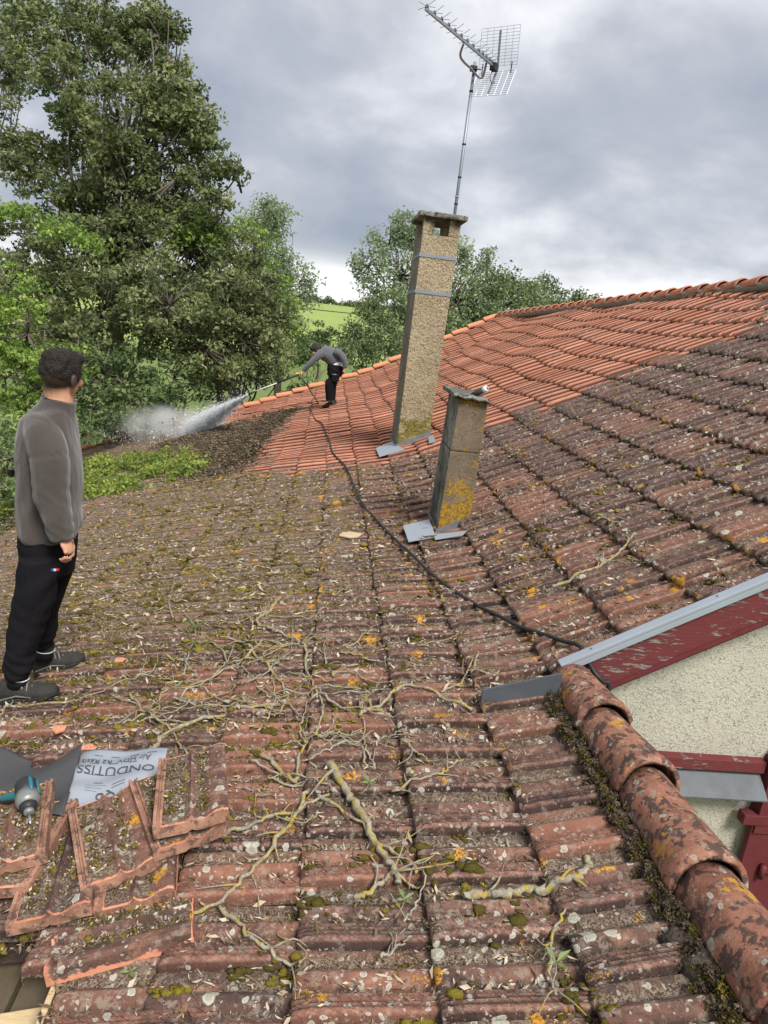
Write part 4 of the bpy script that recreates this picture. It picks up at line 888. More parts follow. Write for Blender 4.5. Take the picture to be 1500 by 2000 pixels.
# moss cushions
bmI = bmesh.new(); bmesh.ops.create_icosphere(bmI, subdivisions=2, radius=1); IV = np.array([v_.co[:] for v_ in bmI.verts]); IF = np.array([[v_.index for v_ in f_.verts] for f_ in bmI.faces]); bmI.free()
bmI = bmesh.new(); bmesh.ops.create_icosphere(bmI, subdivisions=1, radius=1); JV = np.array([v_.co[:] for v_ in bmI.verts]); JF = np.array([[v_.index for v_ in f_.verts] for f_ in bmI.faces]); bmI.free()
def lumps(name, X, Y, r_, m_mat, label, cat, hi=False, squash=.45, tone=None, zoff=0, rough=.25, split=0):
    if split:
        X = np.repeat(X, split) + rng.normal(0, .75, len(X) * split) * np.repeat(r_, split) * 1.3; Y = np.repeat(Y, split) + rng.normal(0, .6, len(Y) * split) * np.repeat(r_, split)
        r_ = np.repeat(r_, split) * rng.uniform(.18, .5, len(X)); tone = np.repeat(rng.random(len(X) // split), split)
    BV, BF = (IV, IF) if hi else (JV, JF); k = len(X); Z = top(X, Y) + zoff
    sc = r_[:, None, None] * np.stack([rng.uniform(.8, 1.5, k), rng.uniform(.6, 1.0, k), squash * rng.uniform(.7, 1.3, k)], 1)[:, None, :]
    V = BV[None] * sc * (1 + rng.normal(0, rough, (k, len(BV), 1))) + np.stack([X, Y, Z], 1)[:, None, :]
    F = (BF[None] + (np.arange(k) * len(BV))[:, None, None]).reshape(-1, 3)
    tn = np.repeat(tone if tone is not None else rng.random(k), len(BV))
    return tag(link(name, npmesh(name, V.reshape(-1, 3), F, {'tone': tn}), m_mat, None, True), label, cat, kind='stuff')
def moss_d(X, Y):
    return np.clip((.03 + .85 * np.exp(-((X + 1.1) / 1.1) ** 2) * np.interp(Y, [1.2, 2.8, 4, 9], [.06, .4, 1, .9]) + .05 * (X > .2)) * (.25 + trough(X, Y, .10)) * (wob(X, Y, 4.6) * .6 + wob(Y, X, 9) * .5 > .43), 0, 1)
X, Y = roof_points(70000, -3.9, 3.4, .55, 11.5, moss_d)
lumps('moss_cushions', X, Y, rng.gamma(3, .0068, len(X)).clip(.006, .05), M_MOSS, 'olive and brown moss cushions growing in the tile channels', 'moss', squash=.6, zoff=.001, rough=.22, split=9)
# tufts: short blades on the larger cushions close by
X, Y = roof_points(14000, -1.4, 1.0, .6, 4.5, moss_d); k = len(X); X = np.repeat(X, 10) + rng.normal(0, .008, k * 10); Y = np.repeat(Y, 10) + rng.normal(0, .007, k * 10); m_ = k * 10
pos = np.stack([X, Y, top(X, Y) + .010], 1); up = np.stack([rng.normal(0, .5, m_), rng.normal(0, .5, m_), np.ones(m_)], 1) * rng.uniform(.006, .014, (m_, 1)); sd_ = rng.normal(0, .0012, (m_, 3))
V = np.stack([pos - sd_, pos + sd_, pos + up], 1).reshape(-1, 3)
tag(link('moss_tufts', npmesh('moss_tufts', V, np.arange(len(V)).reshape(-1, 3), {'tone': np.repeat(rng.random(m_), 3)}), M_MOSS, None, False), 'short fuzzy moss blades standing on the nearer tiles', 'moss', kind='stuff')
k = 900; Y = rng.uniform(.35, 2.42, k); X = RX - .122 + rng.normal(0, .014, k); Zm = RZ - .016 + rng.normal(0, .008, k) + (X - RX + .122) * .5
for m_, k0, k1, nm in ((M_CRUMB, 0, 700, 'mortar_crumbs'), (M_MOSS, 700, 900, 'mortar_moss')):
    V, tn = leaf_cloud(np.stack([X, Y, Zm], 1)[k0:k1], .013, 46, .0085, rng.random(k1 - k0) * .8, .7)
    tag(link(nm, npmesh(nm, V, np.arange(len(V)).reshape(-1, 4), {'tone': tn}), m_, house, False), kind='stuff')
# dark heap of blasted moss beside the washed tiles
PILE = wpoly([(590, 798), (560, 808), (530, 845), (505, 885), (450, 930), (395, 935), (330, 925), (405, 900), (400, 885), (300, 872), (340, 862), (420, 842), (480, 826), (520, 808)])
CORE = wpoly([(590, 798), (560, 812), (530, 850), (500, 888), (450, 918), (440, 900), (470, 860), (500, 830)])
xs = [a_[0] for a_ in PILE]; ys = [a_[1] for a_ in PILE]
X = rng.uniform(min(xs), max(xs), 160000); Y = rng.uniform(min(ys), max(ys), 160000); k = inpoly(X + rng.normal(0, .10, len(X)), Y + rng.normal(0, .25, len(X)), PILE); X, Y = X[k][:20000], Y[k][:20000]
core = inpoly(X, Y, CORE); hgt = np.where(core, rng.random(len(X)) * .10, rng.random(len(X)) * .02)
lumps('moss_heap', X, Y, rng.gamma(3, .0085, len(X)).clip(.008, .05), M_CRUMB, 'dark crumbly heap of blasted moss beside the washed orange tiles', 'moss heap', squash=.6, zoff=np.repeat(hgt, 3), rough=.35, split=3)
# crumbs strewn all along the dirty side and below the washed patch
def crumb_d(X, Y): return np.clip((.9 * np.exp(-((Y - 8.3) / 1.1) ** 2) * (X < 2.0) + .45 * (Y > 9) * (X < -.4) + .05 * (X < 1) * (Y > 3.5)) * (.3 + trough(X, Y, .13)), 0, 1)
X, Y = roof_points(60000, -5, 3.0, 1.2, 16.5, crumb_d)
lumps('moss_crumbs', X, Y, rng.gamma(2.5, .005, len(X)).clip(.004, .03), M_CRUMB, 'loose brown crumbs of old moss scattered along the dirty tiles', 'moss crumbs', squash=.8, rough=.3, zoff=.002, split=4)

# ---------------------------------------------------------------- fallen branches
def drape(pts_px, lift=.010, n_=7, wig=.0028, base_r=.005, ker=7):
    P3 = [P(*q) for q in pts_px]; pl = smoothline(P3, n_); out = []
    for i, q in enumerate(pl):
        z = float(top(q[0], q[1])[0]); out.append(np.array([q[0] + rng.normal(0, wig), q[1] + rng.normal(0, wig), z + base_r]))
    zz = np.array([q[2] - float(H(q[0], q[1])) for q in out]); k = np.ones(ker) / ker; zp = np.pad(zz, ker // 2, mode='edge'); zs = np.maximum(np.convolve(zp, k, 'valid'), zz * .55 + .008) if ker < 10 else np.convolve(zp, k, 'valid') + .010
    for i, q in enumerate(out): q[2] = float(H(q[0], q[1])) + zs[i] + lift * (.6 + .4 * math.sin(i * .7))
    return out
def branch(pts_px, r0, r1, label, group=None, side=3, mat_=None, lift=.008, name='fallen_branch', knob=True):
    pl = drape(pts_px, lift, base_r=r0 * .6); b = B(); rr = np.linspace(r0, r1, len(pl)) * (1 + (rng.normal(0, .16, len(pl)) if knob else rng.normal(0, .12, len(pl)))); b.tube(pl, list(rr), 7)
    for _ in range(side):
        i = rng.integers(1, len(pl) - 1); p_ = pl[i]; d = pl[min(i + 1, len(pl) - 1)] - pl[i - 1]; d /= np.linalg.norm(d); a_, c_ = basis(d); L_ = rng.uniform(.04, .13) * (r0 / .006) ** .3
        s_ = a_ * rng.choice([-1, 1]) * rng.uniform(.5, 1) + d * rng.uniform(.4, 1.1); s_ /= np.linalg.norm(s_); q1 = p_ + s_ * L_ * .5 + np.array([0, 0, rng.uniform(.0, .015)]); q2 = p_ + s_ * L_ + rng.normal(0, .02, 3)
        q1[2] = max(q1[2], float(top(q1[0], q1[1])[0]) + .003); q2[2] = max(q2[2], float(top(q2[0], q2[1])[0]) + .002)
        b.tube(smoothline([p_, q1, q2], 3), list(np.linspace(rr[i] * .6, .0012, 7)), 5)
    o_ = b.obj(name, mat_ or M_TWIG, None, True); return tag(o_, label, 'branch', group)
BR = [([(640, 1500), (665, 1540), (690, 1572), (722, 1630), (752, 1682), (778, 1722)], .013, .009, 'thickest fallen branch, grey and straight, lying below the middle of the pile'),
      ([(905, 1762), (950, 1750), (985, 1752), (1030, 1738), (1085, 1736), (1128, 1722), (1150, 1700), (1142, 1682)], .011, .009, 'mossy yellow branch with an upturned end on the foreground tiles at right'),
      ([(690, 1762), (722, 1742), (752, 1722), (775, 1706)], .007, .005, 'short grey forked stick crossing the lower end of the thickest branch'),
      ([(548, 1170), (525, 1200), (502, 1222), (530, 1236), (565, 1248), (597, 1268), (596, 1300), (612, 1345), (630, 1390), (618, 1440)], .009, .004, 'long crooked yellow branch snaking down from the top of the pile'),
      ([(478, 1262), (505, 1290), (535, 1320), (556, 1352), (560, 1378), (535, 1400)], .006, .003, 'thin orange branch curving inside the crook of the long one'),
      ([(516, 1254), (485, 1285), (455, 1305), (420, 1322), (370, 1345), (320, 1350)], .006, .003, 'slender branch slanting down left from the top of the pile'),
      ([(285, 1478), (320, 1448), (355, 1425), (395, 1405), (450, 1396), (500, 1390), (545, 1384)], .009, .006, 'yellow branch above the printed membrane, running right into the pile'),
      ([(700, 1400), (735, 1382), (790, 1346), (840, 1356), (880, 1372), (922, 1386)], .007, .006, 'yellow branch pointing right towards the small zinc upstand'),
      ([(1078, 1152), (1110, 1138), (1150, 1118), (1195, 1092), (1222, 1068), (1238, 1048)], .008, .005, 'yellow lichened branch on the upper slope above the zinc verge'),
      ([(1162, 1010), (1182, 1022), (1210, 1032)], .008, .006, 'short pale stick lying high on the slope right of the concrete stack'),
      ([(600, 1555), (565, 1612), (520, 1672), (478, 1722), (430, 1768), (372, 1790)], .0075, .005, 'long yellow branch slanting from the pile towards the stacked tiles'),
      ([(428, 1778), (462, 1806), (500, 1846), (545, 1876), (588, 1886)], .006, .004, 'thin pale twig with a fork low in the foreground'),
      ([(930, 1290), (925, 1322), (948, 1336), (975, 1330)], .005, .003, 'small hooked yellow twig left of the zinc verge end'),
      ([(505, 1480), (540, 1500), (575, 1530), (585, 1480), (600, 1440)], .008, .005, 'yellow forked branch standing out above the thickest one'),
      ([(440, 1640), (500, 1612), (560, 1590), (640, 1560)], .006, .004, 'grey twig running right from the uppermost loose tile'),
      ([(620, 1560), (680, 1600), (740, 1650), (800, 1690), (812, 1712)], .006, .004, 'yellow twig parallel to the thickest branch on its right'),
      ([(250, 1360), (290, 1400), (330, 1430), (360, 1470), (380, 1500)], .005, .003, 'dark thin twig curving down behind the printed membrane'),
      ([(0, 1395), (50, 1382), (110, 1376), (180, 1368)], .006, .004, 'yellow twig lying right in front of the near shoe'),
      ([(860, 1360), (905, 1330), (925, 1290)], .004, .003, 'thin bent twig above the yellow branch that points right'),
      ([(765, 1545), (830, 1530), (870, 1510), (905, 1485)], .005, .003, 'grey twig right of the pile crossing one tile edge'),
      ([(1100, 1790), (1080, 1830), (1075, 1900), (1085, 1960)], .004, .003, 'thin bare twig pointing down at the bottom right of the tiles')]
for pts_, r0, r1, lab in BR: branch(pts_, r0, r1, lab, None, 4 if r0 < .012 else 2)
TG = 'thin twigs strewn over the tiles'
def twig_label(q_, L_):
    x_, y_ = q_[0]; e_ = q_[-1]; size = 'short' if L_ < 85 else ('long' if L_ > 150 else 'middling')
    lean = 'rising to the right' if e_[1] < y_ - 18 else ('falling to the right' if e_[1] > y_ + 18 else 'lying nearly level')
    if e_[0] < x_: lean = lean.replace('right', 'left')
    if x_ < 200: where = 'in front of the standing man'
    elif y_ < 1250: where = 'beyond the pile of branches'
    elif y_ < 1340: where = 'near the crooked branch, far end of the pile' if x_ < 640 else 'right of the crooked branch'
    elif y_ < 1440: where = 'in the pile above the membrane' if x_ < 400 else ('in the middle of the pile' if x_ < 620 else 'left of the zinc upstand')
    elif y_ < 1560: where = 'between the loose tiles and the thickest branch' if x_ < 640 else 'right of the upper end of the thickest branch'
    elif y_ < 1700: where = 'left of the thickest branch' if x_ < 690 else 'right of the thickest branch'
    else: where = 'in the foreground below the pile'
    return size + ' thin twig ' + lean + ', ' + where
for i in range(78):
    if i < 62: cx_, cy_ = rng.normal(455, 170), rng.normal(1395, 105)
    else: cx_, cy_ = rng.uniform(120, 1000), rng.uniform(1130, 1900)
    if not (20 < cx_ < 960 and 1120 < cy_ < 1930): continue
    if cx_ < 470 and cy_ > 1440: continue
    a0_ = rng.normal(-.35, .6); L_ = rng.uniform(50, 230) * (cy_ / 1500); pts_ = [(cx_, cy_)]
    for s_ in range(3): a0_ += rng.normal(0, .32); pts_.append((pts_[-1][0] + math.cos(a0_) * L_ / 3, min(pts_[-1][1] + math.sin(a0_) * L_ / 3 * .7, 1960)))
    if any((q[0] > 975 or q[0] < 5 or (q[0] < 470 and q[1] > 1450)) for q in pts_): continue
    branch(pts_, rng.uniform(.0024, .0050), .0018, twig_label(pts_, L_), TG, int(rng.integers(1, 4)), M_TWIG if rng.random() < .6 else M_TWIG2, rng.uniform(.004, .02), 'twig', False)
# few larger leaves and sprigs
def sprig(px, py, label, n_=4, s_=.035):
    p_ = P(px, py); z = float(top(p_[0], p_[1])[0]); p_ = np.array([p_[0], p_[1], z + .012]); e_ = empty('leafy_sprig', p_, label, 'sprig')
    b = B(); b.tube([p_, p_ + np.array([-.01, -.03, .004]), p_ + np.array([-.03, -.06, 0])], [.0016, .0014, .001], 5); b.obj('stem', M_TWIG2, e_, True)
    for i in range(n_):
        a_ = 2 * math.pi * i / n_ + .5; d = np.array([math.cos(a_), math.sin(a_), .35]); s2 = np.array([-math.sin(a_), math.cos(a_), 0]); L_ = s_ * rng.uniform(.8, 1.3)
        V = [p_, p_ + d * L_ * .45 + s2 * L_ * .20 + (0, 0, .003), p_ + d * L_, p_ + d * L_ * .45 - s2 * L_ * .20 + (0, 0, .003), p_ + d * L_ * .5 - np.array([0, 0, .003])]
        link('leaf', npmesh('leaf', V, [(0, 1, 4), (1, 2, 4), (2, 3, 4), (3, 0, 4)], {'tone': np.full(5, .8)}), L_BUSH, e_, False)
sprig(790, 1760, 'green four-leaved sprig beside the lower end of the thickest branch')
sprig(1085, 1885, 'green sprig at the bottom on the right foreground tiles'); sprig(255, 1890, 'green sprig on the tile beside the open hole')
sprig(720, 1540, 'small green sprig right of the thickest branch')
for px, py in ((385, 1235), (390, 1262)):
    p_ = P(px, py); b = B()
    for i in range(16):
        a_ = rng.uniform(0, 6.28); q = np.array([p_[0] + rng.normal(0, .02), p_[1] + rng.normal(0, .015), float(top(p_[0], p_[1])[0])]); b.tube([q, q + np.array([math.cos(a_) * .03, math.sin(a_) * .03, .035]), q + np.array([math.cos(a_) * .08, math.sin(a_) * .07, .02])], [.0016, .0014, .0006], 4)
    me = b.mesh('grass_tuft'); me.attributes.new('tone', 'FLOAT', 'POINT').data.foreach_set('value', np.full(len(me.vertices), .7, np.float32))
    tag(link('grass_tuft', me, L_BUSH), 'pale green grass tuft rooted in the tiles, ' + ('upper of two' if py == 1235 else 'lower of two'), 'grass tuft')
# broken pieces of tile
def shard(px, py, label, s_=.05, ang_=.4, c=1.0, rgb=None):
    p_ = P(px, py); z = float(top(p_[0], p_[1])[0]); b = B(); k = 6; pts_ = [(p_[0] + s_ * rng.uniform(.7, 1.2) * math.cos(2 * math.pi * i / k + ang_), p_[1] + .7 * s_ * rng.uniform(.7, 1.2) * math.sin(2 * math.pi * i / k + ang_), z + .006 + .006 * math.cos(i)) for i in range(k)]
    b.prism(pts_, (0, 0, .010)); me = b.mesh('tile_shard', .001); clean_attr(me, c); tag(link('tile_shard', me, rgb or M_RIDGE), label, 'tile shard')
M_STONE = plain('pale_flake', (.42, .33, .22), .9, var=.2)
shard(685, 1049, 'flat pale flake lying on the tiles left of the concrete stack', .085, rgb=M_STONE)
shard(115, 1440, 'small orange tile shard behind the dark membrane', .03); shard(168, 1463, 'orange tile shard touching the top of the membrane', .04); shard(232, 1300, 'thin orange shard above the twigs on the left', .03)

# ---------------------------------------------------------------- loose tiles, membrane, drill, wood
def loose_tile(pa, pb, h, tilt, label, flip=False, name='loose_tile', roll=0.0):
    """long axis from photo point pa to pb; h height of the slab above the roof"""
    A = corner(*pa, h); Bq = corner(*pb, h); c_ = (A + Bq) / 2; c_[2] -= h; d = Bq - A; d[2] = 0; d /= np.linalg.norm(d)
    g = np.array([d[0], d[1], float(H(c_[0] + d[0] * .15, c_[1] + d[1] * .15) - H(c_[0] - d[0] * .15, c_[1] - d[1] * .15)) / .3]); g /= np.linalg.norm(g)
    s_ = np.array([-d[1], d[0], 0]); s_[2] = float(H(c_[0] + s_[0] * .1, c_[1] + s_[1] * .1) - H(c_[0] - s_[0] * .1, c_[1] - s_[1] * .1)) / .2; s_ /= np.linalg.norm(s_)
    nz = np.cross(g, s_); g2 = g * math.cos(tilt) + nz * math.sin(tilt); nz = np.cross(g2, s_); s2 = s_ * math.cos(roll) + nz * math.sin(roll); nz = np.cross(g2, s2)
    LL, WW = .34, .205; nu, nvv = 10, 26; V = []; ht = []; cl = []; uv = []
    def hgt_(u, v):
        z = float(np.interp(v, [0, .045, .05, .08, .085, .115, .125, .16, .26, .44, .50, .56, .66, .82, .93, 1], [.010, .010, .003, .003, .009, .009, .001, .001, .004, .005, .022, .005, .004, .022, .026, .020]))
        if u > .955: z = max(z, .006)
        elif u > .92: z = z * .5 + .001
        return z
    us = [0, .02, .06, .2, .35, .5, .65, .8, .90, .915, .925, .95, .96, 1]; vs = [0, .043, .052, .078, .087, .113, .127, .155, .2, .26, .35, .42, .46, .5, .54, .58, .66, .74, .80, .84, .88, .93, .97, 1]
    for side in (0, 1):
        for u in us:
            for v in vs:
                z = hgt_(u, v) if side == 0 else -.027 + .4 * hgt_(u, v) * (v > .45)
                V.append(c_ + g2 * (u - .5) * LL + s2 * (v - .5) * WW * (1 if not flip else -1) + nz * z + np.array([0, 0, h])); ht.append(.024 if (v < .122 or u > .985 or side == 1 or u < .01) else max(.004, hgt_(u, v)))
                cl.append(.86 + .16 * math.sin(u * 19 + v * 7) if (v < .122 or u > .985 or side == 1 or u < .01) else (.25 if u > .955 else 0.0)); uv.append((u, .3 + v * .6))
    n1, n2 = len(us), len(vs); i_ = np.arange(n1 * n2).reshape(n1, n2); o2 = n1 * n2
    q = np.stack([i_[:-1, :-1], i_[:-1, 1:], i_[1:, 1:], i_[1:, :-1]], -1).reshape(-1, 4); F = [q[:, ::-1], q + o2]
    for e_ in (i_[0], i_[-1][::-1], i_[:, 0][::-1], i_[:, -1]): F.append(np.stack([e_[:-1], e_[1:], e_[1:] + o2, e_[:-1] + o2], -1))
    F = np.concatenate(F)
    o_ = link(name, npmesh(name, V, F, {'clean': cl, 'ht': ht, 'rnd': np.full(len(V), .3)}, uv), M_TILE, None, False)
    o_.data.materials.append(M_RIM); cla = np.array(cl)[F].min(1); o_.data.polygons.foreach_set('material_index', (cla > .6).astype(np.int32)); o_.data.update()
    # moss and litter on top
    k = 110; uu = rng.uniform(.04, .86, k); vv = rng.choice([.2, .25, .38, .62, .7], k) + rng.normal(0, .03, k); C_ = np.array([c_ + g2 * (u - .5) * LL + s2 * (v - .5) * WW * (1 if not flip else -1) + nz * (hgt_(u, v) + .003) + np.array([0, 0, h]) for u, v in zip(uu, vv)])
    BV, BF = JV, JF; r_ = rng.gamma(2, .0022, k).clip(.002, .011)
    Vm = (BV[None] * r_[:, None, None] * np.array([1, 1, .6]) * (1 + rng.normal(0, .2, (k, len(BV), 1))) + C_[:, None, :]).reshape(-1, 3)
    mo_ = link('moss', npmesh('moss', Vm, (BF[None] + (np.arange(k) * len(BV))[:, None, None]).reshape(-1, 3), {'tone': np.repeat(rng.random(k), len(BV))}), M_MOSS, o_); tag(mo_, kind='stuff')
    V, tn = leaf_cloud(C_ + np.array([0, 0, .004]), .022, 3, .011, rng.random(len(C_)), .3); tag(link('litter', npmesh('litter', V, np.arange(len(V)).reshape(-1, 4), {'tone': tn}), M_LITTER, o_, False), kind='stuff')
    return tag(o_, label, 'roof tile', 'tiles lifted off the roof and stacked loose')
loose_tile((140, 1632), (100, 1780), .040, .02, 'loose tile lying nearest the open hole, orange rim along its left')
loose_tile((70, 1600), (5, 1700), .062, -.02, 'loose tile at the left edge with a pale mortared rim, below the drill', True)
loose_tile((30, 1575), (15, 1652), .102, -.02, 'mossy loose tile directly beneath the bit of the cordless drill', True)
loose_tile((280, 1628), (268, 1722), .034, -.03, 'mossy loose tile with tufts at its front, lowest of the middle stack', roll=.05)
loose_tile((205, 1572), (235, 1700), .072, -.05, 'loose tile left of the highest pair, orange rim all along its left', roll=-.04)
loose_tile((318, 1515), (372, 1640), .10, -.03, 'tilted loose tile under the uppermost one, long orange edge facing left', roll=-.07)
loose_tile((375, 1482), (374, 1598), .150, .02, 'uppermost loose tile, square on, littered with leaves and orange lichen')
# displaced tile above the hole
loose_tile((335, 1790), (150, 1835), .012, -.03, 'larger tile with a bare orange corner, overhanging the open hole', False, roll=.06)
# roofing membrane: printed face and dark face
def patch(corners, nu, nv_, wave, rise):
    c00, c10, c11, c01 = [np.asarray(q, float) for q in corners]
    def f(s_, t): 
        p_ = (1 - s_) * (1 - t) * c00 + s_ * (1 - t) * c10 + s_ * t * c11 + (1 - s_) * t * c01
        return p_ + np.array([0, 0, wave(s_, t)])
    return f
def lift(px, py, h): p_ = P(px, py); return p_ + np.array([0, 0, h]) 
M_MEMB = plain('printed_grey_membrane', (.27, .295, .34), .55, var=.05, scale=6, bump=.004, bscale=12)
M_MEMD = plain('dark_membrane_face', (.060, .060, .064), .6, var=.18, scale=5, bump=.006, bscale=14)
M_INK = plain('black_ink', (.06, .06, .07), .7, var=.05)
memb = empty('roofing_membrane', tuple(P(160, 1540)), 'roofing underlay sheet, half dark grey, half pale with printed words upside down', 'membrane')
f1_ = patch([corner(160, 1470, .02), corner(328, 1460, .07), corner(300, 1600, .02), corner(122, 1605, .05)], 0, 0, lambda s_, t: .018 * math.sin(math.pi * t) + .006 * math.sin(9 * s_ + 3 * t) + .004 * math.sin(21 * t + 5 * s_), 0)
f2_ = patch([corner(-70, 1480, .03), corner(162, 1463, .025), corner(124, 1607, .055), corner(-70, 1600, .03)], 0, 0, lambda s_, t: .028 * math.sin(math.pi * s_ * 2.2 + 1.5 * t) * (1 - .4 * t) + .014 * math.sin(7 * s_ + 8 * t), 0)
def patchobj(f, name, m_):
    a_ = np.linspace(0, 1, 36); V = [f(s_, t) for s_ in a_ for t in a_]; i_ = np.arange(36 * 36).reshape(36, 36); q = np.stack([i_[:-1, :-1], i_[1:, :-1], i_[1:, 1:], i_[:-1, 1:]], -1).reshape(-1, 4)
    V2 = [v_ - np.array([0, 0, .0012]) for v_ in V]; F = [q, q[:, ::-1] + 1296]
    for e_ in (i_[0], i_[-1][::-1], i_[:, 0][::-1], i_[:, -1]): F.append(np.stack([e_[:-1], e_[1:], e_[1:] + 1296, e_[:-1] + 1296], -1))
    return link(name, npmesh(name, V + V2, np.concatenate(F)), m_, memb)
patchobj(f1_, 'printed_face', M_MEMB); patchobj(f2_, 'dark_face', M_MEMD)
def print_text(txt, s0, t0, hs, ws, slant=0, name='print'):
    """text turned half round: reads from right to left in the sheet's own (s, t) frame"""
    cu = bpy.data.curves.new('txt', 'FONT'); cu.body = txt; cu.size = 1; t_o = bpy.data.objects.new('txt', cu); COL.objects.link(t_o)
    dg = bpy.context.evaluated_depsgraph_get(); me = bpy.data.meshes.new_from_object(t_o.evaluated_get(dg)); bpy.data.objects.remove(t_o)
    bm = bmesh.new(); bm.from_mesh(me); bmesh.ops.triangulate(bm, faces=bm.faces); xs = [v_.co.x for v_ in bm.verts]; x0, x1 = min(xs), max(xs)
    for v_ in bm.verts:
        s_ = s0 - (v_.co.x - x0) / (x1 - x0) * ws; t = t0 + v_.co.y * hs; v_.co = Vector(f1_(min(max(s_, 0), 1), min(max(t, 0), 1)) + np.array([0, 0, .0022]))
    bm.to_mesh(me); bm.free(); me.materials.clear(); link(name, me, M_INK, memb, False)
print_text('Air HDV  R2 Resis', .84, .17, .125, .80)
print_text('ONDUTISS', .90, .32, .165, .88)
print_text('QB', .52, .68, .20, .22)
def rule_(pts_, r_): q_ = B(); q_.tube(pts_, r_, 4); q_.obj('printed_rule', M_INK, memb)
for t, xs_ in ((.11, (.22, .42, .64, .84)), (.265, (.2, .42, .64)), (.43, (.18, .42, .60)), (.56, (.3,))):
    for s_ in xs_: p_, q = f1_(s_ - .05, t) + (0, 0, .002), f1_(s_ + .05, t + .004) + (0, 0, .002); rule_([p_, q], .0010)
for k in range(2): rule_([f1_(.46 + .0, .60 + .035 * k) + (0, 0, .002), f1_(.60, .555 + .035 * k) + (0, 0, .002)], .0012)
for k in range(3): rule_([f1_(.16, .60 + .03 * k) + (0, 0, .002), f1_(.40 - .05 * k, .605 + .03 * k) + (0, 0, .002)], .0005)
# dark void under the lifted sheet is the open roof; a board is visible in the gap
# cordless impact driver
M_TEAL = plain('teal_plastic', (.02, .12, .15), .45, var=.1); M_CHROME = plain('steel_bit', (.45, .45, .46), .3, metal=.9, var=.05)
M_ALLOY = plain('worn_alloy_housing', (.20, .215, .205), .45, metal=.4, var=.2, scale=40)
da = corner(50, 1528, .165); db = corner(58, 1578, .12); dc = corner(59, 1606, .125)
drl = empty('cordless_drill', tuple(db), 'teal and black cordless impact driver lying on the loose tiles, bit towards us', 'drill')
dv = dc - da; dl = np.linalg.norm(dv); dv = dv / dl; S_ = lambda a_: da + dv * dl * a_
def lathe(prof_, name, m_, parent, N_=16): b = B(); b.tube([S_(a_) for a_, r_ in prof_], [r_ for a_, r_ in prof_], N_); return b.obj(name, m_, parent, True)
lathe([(-.02, .012), (.0, .026), (.06, .031), (.38, .032)], 'motor_housing', M_BLACKP, drl)
for a_ in np.linspace(-2.4, 1.2, 5):
    s_, u_ = basis(dv); o3 = (math.cos(a_) * s_ + math.sin(a_) * u_); b = B(); b.tube([S_(.0) + o3 * .024, S_(.12) + o3 * .0305, S_(.40) + o3 * .031], [.005, .007, .006], 6); b.obj('teal_shell', M_TEAL, drl, True)
lathe([(.32, .0325), (.46, .0345), (.52, .033), (.60, .026)], 'gear_housing', M_ALLOY, drl)
lathe([(.58, .0265), (.66, .022), (.72, .018)], 'nose', M_BLACKP, drl)
lathe([(.70, .015), (.78, .0145), (.80, .010)], 'chuck', M_ALLOY, drl); lathe([(.79, .0055), (.99, .0052), (1.04, .003)], 'bit', M_CHROME, drl, 6)
ha = S_(.34); hb = corner(20, 1560, .12); hc = corner(-22, 1572, .08)
b = B(); b.tube(smoothline([ha, hb, hc], 4), [.024, .022, .021, .020, .020, .021, .022, .024, .026], 10, .8); b.obj('grip', M_BLACKP, drl, True)
b = B(); b.tube(smoothline([ha + (0, 0, .004), hb + (0, -.002, .008), hb * .5 + hc * .5 + (0, 0, .006)], 4), [.018, .019, .019, .018, .017, .017, .016, .015, .012], 10, .8); b.obj('teal_grip', M_TEAL, drl, True)
b = B(); tg = S_(.50) * .55 + hb * .45; b.tube(smoothline([S_(.52) - (0, 0, .01), tg + dv * .012, tg + (0, 0, -.012)], 3), .006, 6); b.obj('trigger', M_TEAL, drl, True)
b = B(); p_ = corner(62, 1995, -.09); b.box(p_, (.14, .05, .025), np.array([[.95, .3, -.1], [-.3, .95, 0], [.1, 0, .99]])); tag(b.obj('wood_offcut', M_NEWWOOD, bevel=.003), 'short pale wood offcut in the open hole at the lower left', 'wood offcut')

# ---------------------------------------------------------------- hose
hose = [(592, 742), (603, 757), (612, 772), (622, 783), (632, 788)]
hpts = [(622, 790), (606, 796), (612, 815), (640, 858), (648, 885), (672, 912), (700, 975), (735, 1022), (800, 1088), (860, 1142), (950, 1200), (1020, 1238), (1090, 1268), (1130, 1285)]
pl = drape(hpts, .006, 8, 0, .010, 21)
end = [at(1160, 1312, YW - .05), at(1178, 1332, YW - .07), at(1188, 1352, YW - .075), np.array([at(1188, 1352, YW - .075)[0] + .02, YW - .07, -1.75])]
gun = None
